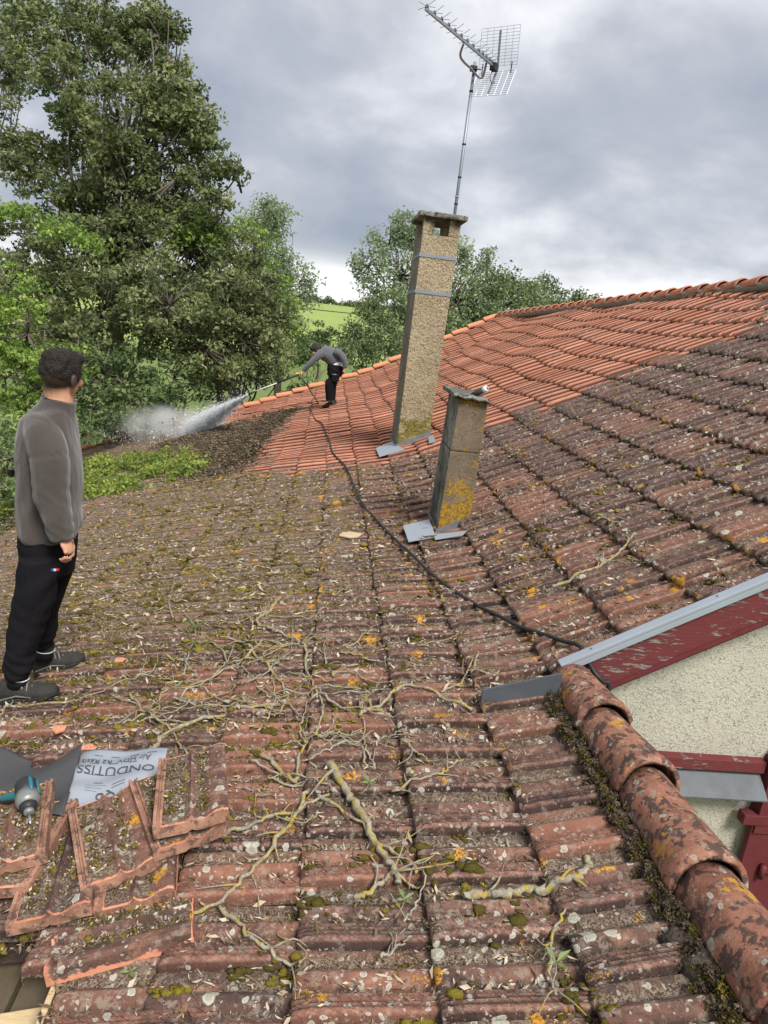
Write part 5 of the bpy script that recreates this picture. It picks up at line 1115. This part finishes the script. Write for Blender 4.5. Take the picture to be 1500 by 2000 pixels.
# ---------------------------------------------------------------- people
def wavew(a_, fs, seed):
    r_ = np.random.default_rng(seed); D_ = r_.normal(0, 1, (len(fs), 3)); D_ /= np.linalg.norm(D_, axis=1)[:, None]; ph = r_.uniform(0, 6, len(fs))
    def f(c): return sum(a_ / (1 + i * .4) * np.sin(c @ (D_[i] * fs[i]) + ph[i] + 1.5 * np.sin(c[:, 2] * fs[i] * .3)) for i in range(len(fs)))
    return f
def head(b, hb_, hs, c_, fwd, up, s=1.0):
    """skull, jaw, nose, ears, brow and lips added to the body; hair cap added to hb_"""
    fwd = np.asarray(fwd, float); fwd /= np.linalg.norm(fwd); up = np.asarray(up, float); rt = np.cross(fwd, up); rt /= np.linalg.norm(rt); up = np.cross(rt, fwd); A = np.stack([rt, fwd, up]); W_ = lambda x, y, z: c_ + s * (rt * x + fwd * y + up * z)
    b.ell(W_(0, -.008, .022), np.array([.073, .092, .093]) * s, A, 20, 14); b.ell(W_(0, .018, -.035), np.array([.060, .066, .075]) * s, A, 16, 10); b.ell(W_(0, .050, -.085), np.array([.036, .032, .026]) * s, A, 12, 8)
    b.ell(W_(0, .03, -.07), np.array([.050, .045, .035]) * s, A, 12, 8)
    b.ell(W_(0, .080, .018), np.array([.050, .014, .012]) * s, A, 10, 6); b.tube([W_(0, .082, .012), W_(0, .098, -.018), W_(0, .104, -.032)], [.009 * s, .011 * s, .013 * s], 8); b.ell(W_(0, .092, -.036), np.array([.019, .013, .009]) * s, A, 10, 6)
    b.ell(W_(0, .080, -.057), np.array([.024, .012, .006]) * s, A, 10, 6); b.ell(W_(0, .078, -.068), np.array([.020, .012, .006]) * s, A, 10, 6)
    for sx_ in (-1, 1):
        b.ell(W_(sx_ * .077, -.010, -.016), np.array([.009, .018, .030]) * s, A, 10, 8); b.ell(W_(sx_ * .036, .070, -.020), np.array([.022, .020, .022]) * s, A, 10, 8)
    for (x, y, z, rx, ry, rz) in hs: hb_.ell(W_(x, y, z), np.array([rx, ry, rz]) * s, A, 18, 12)
    return W_, A
def hand(b, wrist, direction, palm_n, s=1.0, curl=.6, side=1, thumb=.6):
    """palm, four unequal bent fingers and a thumb"""
    d = np.asarray(direction, float); d /= np.linalg.norm(d); nn = np.asarray(palm_n, float); nn = nn - d * (nn @ d); nn /= np.linalg.norm(nn); w_ = np.cross(d, nn) * side
    A = np.stack([w_, nn, d]); b.ell(wrist + d * .045 * s, np.array([.038, .015, .050]) * s, A, 12, 8)
    for i, (off, L_) in enumerate(((.028, .070), (.010, .080), (-.009, .074), (-.027, .058))):
        k0 = wrist + d * .080 * s + w_ * off * s; a_ = curl * (1 + .12 * i); q = [wrist + d * .05 * s + w_ * off * .8 * s, k0]; dd = d
        for j in range(3):
            aa = a_ * (j + 1) * .8; dd = d * math.cos(aa) + nn * math.sin(aa); q.append(q[-1] + dd * L_ * s * (.42, .33, .25)[j])
        b.tube(q, [.0095 * s, .0092 * s, .0085 * s, .0078 * s, .0066 * s], 7)
    t0 = wrist + d * .022 * s + w_ * .028 * s; t1 = t0 + (w_ * .75 + d * .55 + nn * .25) * .036 * s; t2 = t1 + (w_ * (.45 - thumb * .3) + d * .75 + nn * .5 * thumb) * .030 * s; t3 = t2 + (d * .8 + nn * .55 * thumb) * .022 * s
    b.tube([t0, t1, t2, t3], [.013 * s, .011 * s, .010 * s, .008 * s], 7)
def row(xl, xr, y, Yd, ry, N_=22, e=2.3, twist=0.0):
    """horizontal body section seen between photo columns xl..xr on row y, at depth Yd"""
    a_, b_ = at(xl, y, Yd), at(xr, y, Yd); c_ = (a_ + b_) / 2; rx = (b_ - a_) / 2; R_ = np.linalg.norm(rx); out = []
    for t in np.linspace(0, 2 * math.pi, N_, endpoint=False):
        ct, st = math.cos(t), math.sin(t); ct = math.copysign(abs(ct) ** (2 / e), ct); st = math.copysign(abs(st) ** (2 / e), st); out.append(c_ + rx * ct + np.array([0, ry, 0]) * st)
    return out
# -- standing man
YM = 3.02
pm = P(60, 1362); man = empty('person', (float(pm[0]), float(pm[1]), float(pm[2])), 'man standing at left in grey fleece and black track trousers, looking at the worker', 'person')
fwd = np.array([math.cos(math.radians(70)), math.sin(math.radians(70)), -.12]); upv = np.array([.02, -.05, 1.0])
hc = at(119, 733, YM); bb = B(); hh = B()
HS = [(0, -.010, .022, .0755, .0945, .092), (0, .022, .070, .064, .070, .044), (0, -.028, .066, .066, .070, .044), (.02, .052, .080, .042, .038, .026)]
Wh, Ah = head(bb, hh, HS, hc, fwd, upv, .94)
nk = at(113, 790, YM); bb.tube([hc + np.array([-.015, -.01, -.035]), at(114, 772, YM), nk, at(104, 850, YM)], [.052, .056, .062, .07], 16)
# inner body, arms and legs as one surface
bb.rings([row(70, 130, 850, YM, .06), row(60, 140, 900, YM, .10), row(60, 140, 1000, YM, .09), row(60, 135, 1080, YM, .08)])
shR = at(84, 850, YM - .12); elR = at(98, 965, YM - .16); wrR = at(121, 1040, YM - .16)
bb.tube(smoothline([at(95, 860, YM - .08), shR, elR, wrR], 4), [.05, .048, .046, .045, .044, .043, .042, .040, .036, .032, .030, .029, .028], 10)
hand(bb, at(122, 1046, YM - .16), at(136, 1078, YM - .17) - at(122, 1046, YM - .16), np.array([-.9, .25, -.25]), .88, .62, 1)
shL = at(112, 850, YM + .12); elL = at(122, 950, YM + .17); wrL = at(134, 1030, YM + .10)
bb.tube([at(105, 860, YM + .08), shL, elL, wrL], [.05, .045, .04, .028], 10); hand(bb, wrL, np.array([.35, -.1, -1]), np.array([-.9, 0, -.3]), .85, .5, -1)
legN = [(90, 1075), (72, 1190), (42, 1290), (38, 1318)]; legF = [(100, 1075), (93, 1180), (88, 1250), (87, 1268)]
for lg, yd in ((legN, YM - .05), (legF, YM + .08)):
    bb.tube([at(*q, yd + (.0, .0, (-.06 if yd < YM else .09), (-.06 if yd < YM else .10))[i]) for i, q in enumerate(lg)], [.04, .030, .025, .026], 10)
M_SKIN1 = skin_mat((.022, .016, .014), hc + fwd * .0, fwd, (.30 * -fwd[0] * -1, .30 * -fwd[1] * -1, 1.0) if False else (-.35 * fwd[0], -.35 * fwd[1], 1.0))
body = bb.skin('body', M_SKIN1, man, .0045, 2)
def cut_hair(hb_, Wf, A, c_, s, low=.0):
    o_ = hb_.skin('hair', M_HAIR, man, .0045, 2, lambda c: .0035 * np.sin(c @ np.array([190., 40, 60])) * np.sin(c @ np.array([40., 150, 90])) + .003 * np.sin(c @ np.array([60., -210, 120])))
    return o_
# hair: keep only what lies above the hairline plane, cropped at the nape
hme = hh.skin('hair', M_HAIR, man, .0045, 2, lambda c: .0014 * np.sin(c @ np.array([190., 40, 60])) * np.sin(c @ np.array([40., 150, 90])) + .0014 * np.sin(c @ np.array([60., -210, 120])))
def crop_mesh(o_, c_, nrm, d0):
    bm = bmesh.new(); bm.from_mesh(o_.data); geom = bm.verts[:] + bm.edges[:] + bm.faces[:]; bmesh.ops.bisect_plane(bm, geom=geom, plane_co=Vector(c_ + nrm * d0), plane_no=Vector(nrm), clear_inner=True); bm.to_mesh(o_.data); bm.free()
    o_.data.polygons.foreach_set('use_smooth', [True] * len(o_.data.polygons))
hn = np.array([fwd[0] * .42, fwd[1] * .42, 1.0]); hn /= np.linalg.norm(hn); crop_mesh(hme, hc, hn, -.026)
def strands(o_, count, L_, flow, name='hair_strands'):
    co = np.array([v_.co[:] for v_ in o_.data.vertices]); no = np.array([v_.normal[:] for v_ in o_.data.vertices]); i_ = rng.integers(0, len(co), count)
    p_ = co[i_] + rng.normal(0, .002, (count, 3)); nn = no[i_]; fl = np.asarray(flow, float) + rng.normal(0, .16, (count, 3)); d = fl - nn * (fl * nn).sum(1)[:, None] * .95 + nn * .16; d /= np.linalg.norm(d, axis=1)[:, None]
    sd_ = np.cross(d, nn); sd_ /= np.linalg.norm(sd_, axis=1)[:, None] + 1e-9; LL = L_ * rng.uniform(.5, 1.2, (count, 1)); V = np.stack([p_ - sd_ * .0006, p_ + sd_ * .0006, p_ + d * LL + nn * -.001], 1).reshape(-1, 3)
    return tag(link(name, npmesh(name, V, np.arange(len(V)).reshape(-1, 3)), M_HAIR, o_, False), kind='stuff')
strands(hme, 9000, .017, fwd * .8 + np.array([.3, -.2, .25]))
# fleece
bj = B()
bj.rings([row(86, 138, 792, YM, .075), row(62, 144, 802, YM, .11), row(46, 147, 816, YM, .14, e=2.1), row(37, 150, 850, YM, .155), row(33, 154, 885, YM, .155), row(33, 157, 930, YM, .145), row(34, 159, 975, YM, .135), row(34, 158, 1010, YM, .130), row(35, 154, 1035, YM, .128), row(42, 149, 1046, YM, .122)])
bj.tube(smoothline([at(78, 826, YM - .05), at(84, 850, YM - .115), at(94, 900, YM - .155), at(99, 962, YM - .165), at(112, 1010, YM - .165), at(119, 1052, YM - .165)], 4), list(np.interp(np.linspace(0, 1, 21), [0, .15, .35, .6, .8, .95, 1], [.060, .072, .068, .062, .056, .045, .042])), 14)
bj.tube(smoothline([at(112, 832, YM + .06), at(118, 855, YM + .13), at(125, 945, YM + .16), at(136, 1025, YM + .12)], 4), list(np.linspace(.066, .045, 13)), 12)
col0 = at(112, 778, YM); bj.tube([at(106, 812, YM), at(111, 796, YM), at(114, 780, YM), at(116, 774, YM)], [.088, .078, .0745, .0735], 18, 1.0)
fold = wavew(.0060, [13, 21, 34, 58], 3)
def fleece_w(c):
    z = c[:, 2]; hem = np.exp(-((z - at(100, 1036, YM)[2]) / .03) ** 2) * .006 * np.sin(c[:, 0] * 60 + c[:, 1] * 40)
    # creases gathered at the elbow and cuff
    e1 = np.exp(-(((c - np.array(elR)) ** 2).sum(1) / .006)) * .003 * np.sin(z * 110 + c[:, 0] * 90 + 2 * np.sin(c[:, 1] * 40)); e2 = np.exp(-(((c - at(118, 1035, YM - .16)) ** 2).sum(1) / .006)) * .0035 * np.sin(z * 130 + c[:, 0] * 120)
    return fold(c) + hem + e1 + e2
bj.skin('fleece_jacket', M_FLEECE, man, .0055, 3, fleece_w)
b = B(); s_ = [at(149, 808, YM - .0), at(152, 830, YM), at(157, 870, YM)]
# trousers
bt = B()
bt.rings([row(42, 147, 1036, YM, .115), row(42, 148, 1062, YM, .125), row(43, 147, 1095, YM, .125), row(42, 143, 1120, YM, .115)])
def leg(rows, yd, rys, sh): bt.rings([row(a_, c_, y, yd + sh * max(0, (y - 1085) / 200.), ry, 18, 2.1) for (a_, c_, y), ry in zip(rows, rys)])
leg([(42, 118, 1085), (40, 116, 1130), (32, 108, 1170), (26, 96, 1200), (18, 82, 1240), (12, 70, 1275), (9, 64, 1300), (12, 58, 1318)], YM - .06, [.105, .10, .09, .082, .075, .066, .058, .048], -.055)
leg([(70, 147, 1085), (72, 138, 1130), (74, 126, 1165), (74, 116, 1195), (72, 112, 1225), (70, 109, 1248), (70, 106, 1264)], YM + .08, [.10, .095, .088, .078, .07, .06, .048], .10)
tw = wavew(.0052, [13, 22, 37, 60], 5)
def trous_w(c):
    a0_ = at(38, 1300, YM - .12); a1_ = at(88, 1250, YM + .17); k0 = at(60, 1195, YM - .06)
    return tw(c) + .005 * np.exp(-((c - a0_) ** 2).sum(1) / .006) * np.sin(c[:, 2] * 120 + c[:, 0] * 70 + 3 * np.sin(c[:, 1] * 30)) + .004 * np.exp(-((c - a1_) ** 2).sum(1) / .008) * np.sin(c[:, 2] * 130) + .004 * np.exp(-((c - k0) ** 2).sum(1) / .012) * np.sin(c[:, 2] * 80 + c[:, 0] * 50)
bt.skin('track_trousers', M_TROU, man, .0055, 3, trous_w)
# flag tab on the thigh
tabp = [at(100, 1113, YM - .168), at(104.5, 1113, YM - .168), at(110, 1113, YM - .166), at(116, 1112, YM - .160)]
for i, cc in enumerate(((.03, .06, .30), (.5, .5, .5), (.45, .02, .03))):
    m_ = plain('tab_' + ('blue', 'white', 'red')[i], cc, .8, var=.05); p_, q = tabp[i] * .99 , tabp[i + 1] * .99; b = B(); b.box((p_ + q) / 2, (abs(q[0] - p_[0]) * .98, .004, .009)); b.obj('flag_tab', m_, man)
# shoes, socks
def shoe(heel, toe, Yh, s, who, laces=True, ankle=None):
    heel = np.asarray(heel, float); toe = np.asarray(toe, float); d = toe - heel; L_ = np.linalg.norm(d); d /= L_; up = np.array([0, 0, 1.0]); rt = np.cross(d, up); rt /= np.linalg.norm(rt); up = np.cross(rt, d); A = np.stack([rt, d, up]); Q = lambda x, y, z: heel + d * y * L_ + rt * x * s + up * z * s
    b = B(); prs = [(-.02, .028, .056, .034), (.05, .040, .066, .056), (.20, .043, .070, .060), (.34, .044, .060, .054), (.50, .049, .046, .042), (.70, .053, .038, .035), (.88, .049, .033, .030), (.97, .036, .028, .022), (1.01, .018, .024, .012)]
    rs = []
    for y, wx, zc, hz_ in prs: rs.append([Q(wx * math.cos(t), y, zc * .9 + hz_ * math.sin(t)) for t in np.linspace(0, 2 * math.pi, 16, endpoint=False)])
    b.rings(rs); b.ell(Q(0, .14, .085), np.array([.038, .045, .030]) * s, A)
    root = b.skin('shoe', M_SHOE, who, .005 * s + .0015, 1)
    b = B(); rs = []
    for z, g in ((0, -.002), (.006, .003), (.024, .003), (.028, -.001)):
        rs.append([Q((w_ + g) * sx_, y, z + (.010 if y > .9 else 0)) for y, w_, sx_ in ((-.03, .016, -1), (.0, .034, -1), (.2, .039, -1), (.4, .038, -1), (.6, .048, -1), (.8, .050, -1), (.94, .038, -1), (1.03, .014, -1), (1.03, .014, 1), (.94, .038, 1), (.8, .050, 1), (.6, .048, 1), (.4, .038, 1), (.2, .039, 1), (.0, .034, 1), (-.03, .016, 1))])
    b.rings(rs); me = b.mesh('sole', .0015); me.materials.append(M_SOLE); o_ = bpy.data.objects.new('sole', me); COL.objects.link(o_); o_.parent = root
    if laces:
        b = B()
        for i in range(5):
            y = .28 + i * .08; z = .120 - i * .0125; b.tube([Q(-.036, y - .02, z - .022), Q(-.012, y, z + .001), Q(.014, y + .02, z + .001), Q(.038, y + .03, z - .022)], .0036, 5)
        for sx_ in (-1, 1): b.tube([Q(sx_ * .034, .02, .03), Q(sx_ * .046, .35, .045), Q(sx_ * .047, .62, .03)], .0035, 5)
        me = b.mesh('laces'); me.materials.append(M_LACE); o_ = bpy.data.objects.new('laces', me); COL.objects.link(o_); o_.parent = root
    return root
def onroof(px, py, dz=.0): p_ = P(px, py); p_ = p_.copy(); p_[2] = float(H(p_[0], p_[1])) + .045 + dz; return p_
YN, YFt = YM - .12, YM + .17
def seat_at(px, py, Yd): q = at(px, py, Yd); return q
shoe(corner(8, 1372, .006), corner(113, 1358, .006), 0, .95, man); shoe(corner(70, 1316, .006), corner(165, 1291, .006), 0, .95, man)
for (a_, c_, yd) in (((38, 1312), (33, 1338), YN), ((88, 1258), (84, 1285), YFt)):
    b = B(); b.tube([at(*a_, yd), at(*c_, yd)], [.043, .044], 14); b.obj('sock', M_SOCK, man, True)
    u0 = at(a_[0] - 1, a_[1] + 9, yd); ddv = at(*c_, yd) - at(*a_, yd); ddv /= np.linalg.norm(ddv)
    b = B(); b.tube([u0, u0 + ddv * .005], .0445, 16); b.obj('sock_stripe', M_WHITE, man, True)
# -- worker with lance
YW2 = 12.85
pw2 = P(642, 792); wk = empty('person', (float(pw2[0]), float(pw2[1]), float(pw2[2])), 'bending worker in grey pullover and dark trousers holding a pressure washer lance', 'person')
K = lambda x, y, dy=0.0: at(x, y, YW2 + dy)
bb = B(); hh = B(); f2w = np.array([-.80, -.05, -.55]); u2 = np.array([-.45, 0, .85]); h2 = K(618, 684)
Wh2, Ah2 = head(bb, hh, [(0, -.012, .045, .082, .100, .080), (0, .050, .070, .066, .050, .042), (0, -.035, .030, .078, .080, .075)], h2, f2w, u2, .95)
bb.tube([K(621, 683), K(628, 686), K(634, 688)], [.050, .055, .06], 12)
bb.tube([K(636, 688), K(646, 698), K(655, 712)], [.08, .08, .08], 12)
bb.tube([K(632, 690, .02), K(610, 706, -.12), K(592, 724, -.10)], [.05, .042, .028], 10); hand(bb, K(591, 725, -.10), K(580, 734, -.10) - K(591, 725, -.10), np.array([.1, .3, -1]), .92, .85, 1, 1.0)
bb.tube([K(660, 690, -.12), K(673, 703, -.18), K(673, 720, -.2)], [.05, .04, .027], 10); hand(bb, K(673, 720, -.2), np.array([.05, -.1, -1]), np.array([-1, .2, 0]), .9, .5, -1)
for dx_, dy in ((0, -.08), (3, .08)): bb.tube([K(655, 718, dy), K(643 + dx_, 745, dy), K(645 + dx_, 784, dy)], [.055, .04, .035], 10)
bb.skin('body', skin_mat((.022, .016, .014), h2, f2w, (-.25 * f2w[0], 0, 1.0)), wk, .0075, 2)
o_ = hh.skin('hair', M_HAIR, wk, .0075, 1, lambda c: .006 * np.sin(c @ np.array([120., 40, 60])) * np.sin(c @ np.array([40., 90, 110]))); hn2 = u2 * .9 - f2w * .30; hn2 /= np.linalg.norm(hn2); crop_mesh(o_, h2, hn2, -.008)
bj = B()
bj.tube(smoothline([K(627, 686), K(636, 690), K(646, 696), K(655, 706), K(658, 713)], 3), [.080, .105, .120, .128, .132, .134, .134, .133, .131, .13, .128, .126, .124], 18, 1.12)
bj.tube(smoothline([K(630, 689, -.09), K(620, 697, -.14), K(609, 707, -.14), K(592, 723, -.10)], 3), list(np.linspace(.082, .038, 10)), 12)
bj.tube(smoothline([K(655, 686, -.10), K(667, 693, -.18), K(674, 704, -.22), K(674, 717, -.20)], 3), list(np.linspace(.070, .042, 10)), 12)
bj.tube([K(625, 684), K(630, 688)], [.068, .085], 14)
bj.skin('pullover', M_FLEECE2, wk, .009, 2, wavew(.004, [18, 30, 47], 9))
b = B(); b.tube([K(654.5, 709), K(659, 716.5)], [.133, .137], 18, 1.1); b.obj('shirt_hem', M_SHIRT, wk, True)
bt = B(); bt.tube(smoothline([K(657, 713), K(655, 722), K(652, 730)], 3), [.138, .140, .142, .14, .135, .13, .12], 16, 1.1)
bt.tube(smoothline([K(655, 722, -.07), K(645, 743, -.09), K(643, 765, -.09), K(643, 783, -.08)], 3), list(np.interp(np.linspace(0, 1, 10), [0, .35, .6, 1], [.115, .088, .075, .062])), 12)
bt.tube(smoothline([K(657, 722, .08), K(650, 745, .09), K(649, 765, .09), K(648, 784, .08)], 3), list(np.interp(np.linspace(0, 1, 10), [0, .35, .6, 1], [.11, .086, .074, .060])), 12)
bt.skin('work_trousers', M_TROU, wk, .009, 2, wavew(.006, [18, 30, 44], 12))
b = B(); b.box(K(655, 737, -.185), (.13, .02, .15)); b.obj('cargo_pocket', M_TROU, wk, bevel=.008)
b = B(); b.tube([K(648, 731, -.20), K(659, 732, -.19)], .006, 5); b.obj('pocket_zip', M_ALU, wk, True)
gz = lambda p_: np.array([p_[0], p_[1], float(top(p_[0], p_[1])[0]) - .004])
shoe(gz(P(653, 793)), gz(P(631, 797)), 0, .95, wk, False); shoe(gz(P(656, 790)), gz(P(636, 793)) , 0, .95, wk, False)
# lance
lg = empty('spray_lance', tuple(K(580, 734, -.1)), 'pressure washer lance with black grip and thin steel tube, held low by the worker', 'spray lance')
G0, G1, G2, G3, G4 = K(585, 731, -.10), K(541, 748, -.22), K(499, 764, -.30), K(493, 767, -.31), K(486, 771, -.33)
b = B(); b.tube([G0, K(575, 735, -.12), G1], [.018, .018, .016], 10); b.obj('grip_tube', M_BLACKP, lg, True)
b = B(); b.tube([G1, G2], .009, 8); b.obj('steel_tube', M_WHITE, lg, True); b = B(); b.tube([G2, G3, G4], [.012, .018, .020], 10); b.obj('nozzle', M_BLACKP, lg, True)
M_YEL = plain('yellow_trigger', (.65, .38, .03), .5); b = B(); b.tube([K(583, 729, -.12), K(576, 731, -.12)], .016, 8); b.obj('yellow_collar', M_YEL, lg, True)
b = B(); b.tube([K(586, 733, -.1), K(584, 741, -.1)], [.018, .014], 8); b.obj('pistol_grip', M_BLACKP, lg, True)
hp = [K(586, 738, -.1), K(592, 742, -.1), K(602, 756, -.08), K(610, 770, -.05), K(618, 781, 0)]
b = B(); full = smoothline(hp, 5) + pl + smoothline([pl[-1]] + end, 5)[1:]; b.tube(full, .0095, 8); tag(b.obj('pressure_hose', M_RUBBER, None, True), 'long black pressure hose snaking from the lance over the tiles to the zinc verge', 'hose')
pl2 = drape([(470, 812), (520, 803), (560, 795), (600, 788), (640, 784)], .01, 5, 0, .008)
b = B(); b.tube(pl2, .009, 6); tag(b.obj('thin_cable', M_RUBBER, None, True), 'thin dark cord lying behind the moss heap at the feet of the worker', 'cord')
# ---------------------------------------------------------------- water
m_, n = newmat('water_droplets'); t = n.attr('tone'); bs = n.add('ShaderNodeBsdfPrincipled', {'Base Color': (.85, .87, .90, 1), 'Roughness': .3}); tr = n.add('ShaderNodeBsdfTranslucent', {'Color': (.85, .87, .9, 1)}); tp = n.add('ShaderNodeBsdfTransparent')
mx_ = n.add('ShaderNodeMixShader', {0: .5, 1: bs.outputs[0], 2: tr.outputs[0]}); mx2 = n.add('ShaderNodeMixShader', {0: .2, 1: mx_.outputs[0], 2: tp.outputs[0]}); o_ = n.add('ShaderNodeOutputMaterial'); n.l.new(mx2.outputs[0], o_.inputs[0]); M_WATER = m_
nz0 = G4; tgt = P(372, 842); tgt[2] += .10; k = 170000; t = rng.random(k) ** .62; ax = tgt - nz0; Lj = np.linalg.norm(ax); axn = ax / Lj; s_, u_ = basis(axn)
rad = .02 + t * .62; ph = rng.uniform(0, 2 * math.pi, k); rr = np.abs(rng.normal(0, .28, k)) * rad * (1 + .25 * np.sin(t * 40 + ph * 3))
pos = nz0 + np.outer(t, ax) + (np.cos(ph) * rr)[:, None] * s_ * 1.1 + (np.sin(ph) * rr)[:, None] * u_ * .75; pos[:, 2] -= .18 * t ** 2
pos[:, 2] = np.maximum(pos[:, 2], top(pos[:, 0], pos[:, 1]) + .01)
c2 = P(330, 850); k2 = 14000; q = np.array([c2[0], c2[1], c2[2] + .05]) + rng.normal(0, 1, (k2, 3)) * np.array([.75, .5, .16]); q[:, 2] = np.abs(q[:, 2] - top(q[:, 0], q[:, 1])) + top(q[:, 0], q[:, 1]) + .01
pos = np.concatenate([pos, q]); m_ = len(pos); sz = rng.gamma(2, .0034, m_)[:, None]; a_ = rng.normal(0, 1, (m_, 3)); c_ = rng.normal(0, 1, (m_, 3)); d_ = rng.normal(0, 1, (m_, 3)) + axn * 1.5
V = np.stack([pos + a_ * sz * .5, pos + c_ * sz * .5, pos + d_ * sz * .9], 1).reshape(-1, 3)
tag(link('water_spray', npmesh('water_spray', V, np.arange(m_ * 3).reshape(-1, 3)), M_WATER, None, False), 'white fan of water blasting from the lance onto the tiles', 'water spray', kind='stuff')
def vol(name, b, dens, label, scale=2.2, lo=.35, hi=.7, cen=None, rad=None):
    m_, n = newmat(name); p = n.pos(); a1 = n.noise(p, scale, 4, .6); d = n.math('MULTIPLY', n.ramp(a1, lo, hi), dens)
    if cen is not None:
        q_ = n.add('ShaderNodeVectorMath', {0: n.add('ShaderNodeVectorMath', {0: p, 1: tuple(cen)}, operation='SUBTRACT').outputs[0], 1: tuple(1 / r_ for r_ in rad)}, operation='MULTIPLY').outputs[0]
        d = n.math('MULTIPLY', d, n.ramp(n.add('ShaderNodeVectorMath', {0: q_}, operation='LENGTH').outputs[1], 1.0, .25))
    v_ = n.add('ShaderNodeVolumePrincipled', {'Color': (.93, .94, .96, 1), 'Density': d}); v_.inputs['Anisotropy'].default_value = .2; o_ = n.add('ShaderNodeOutputMaterial'); n.l.new(v_.outputs[0], o_.inputs['Volume'])
    ob = b.obj(name, m_, None, True); m_.cycles.volume_step_rate = 1.0; return tag(ob, label, 'water mist', kind='stuff')
b = B(); pp = [nz0 + ax * t_ - np.array([0, 0, .18 * t_ * t_]) for t_ in np.linspace(0, .97, 9)]; b.tube(pp, [.015, .045, .09, .14, .19, .24, .28, .30, .26], 16, .8); vol('water_jet', b, 3.0, 'dense white core of the water jet below the lance', 6, .2, .6)
mc = P(340, 845) + np.array([0, 0, .14]); b = B(); b.ell(mc, (1.5, .95, .50), None, 24, 14); vol('water_mist', b, 3.6, 'drifting grey mist rising where the water hits the tiles', 1.9, .36, .70, mc, (1.5, .95, .50))
# clods thrown up by the jet
for i in range(16):
    px, py = rng.uniform(310, 420), rng.uniform(815, 850); q = dep(px, py, rng.uniform(14.2, 15.2)); b = B(); r_ = rng.uniform(.008, .022); b.ell(q, (r_, r_ * .8, r_ * .7), None, 6, 4)
    tag(b.obj('moss_clod', M_CRUMB), 'dark clod of moss flying in the spray', 'moss clod', 'clods thrown up by the jet')

#print('TRIS', sum(sum(len(p_.vertices) - 2 for p_ in o_.data.polygons) for o_ in scn.objects if o_.type == 'MESH' and o_.name in ('leaf_litter', 'moss_cushions', 'tile_field', 'moss_heap')), {o_.name: len(o_.data.polygons) for o_ in scn.objects if o_.type == 'MESH' and len(o_.data.polygons) > 30000})
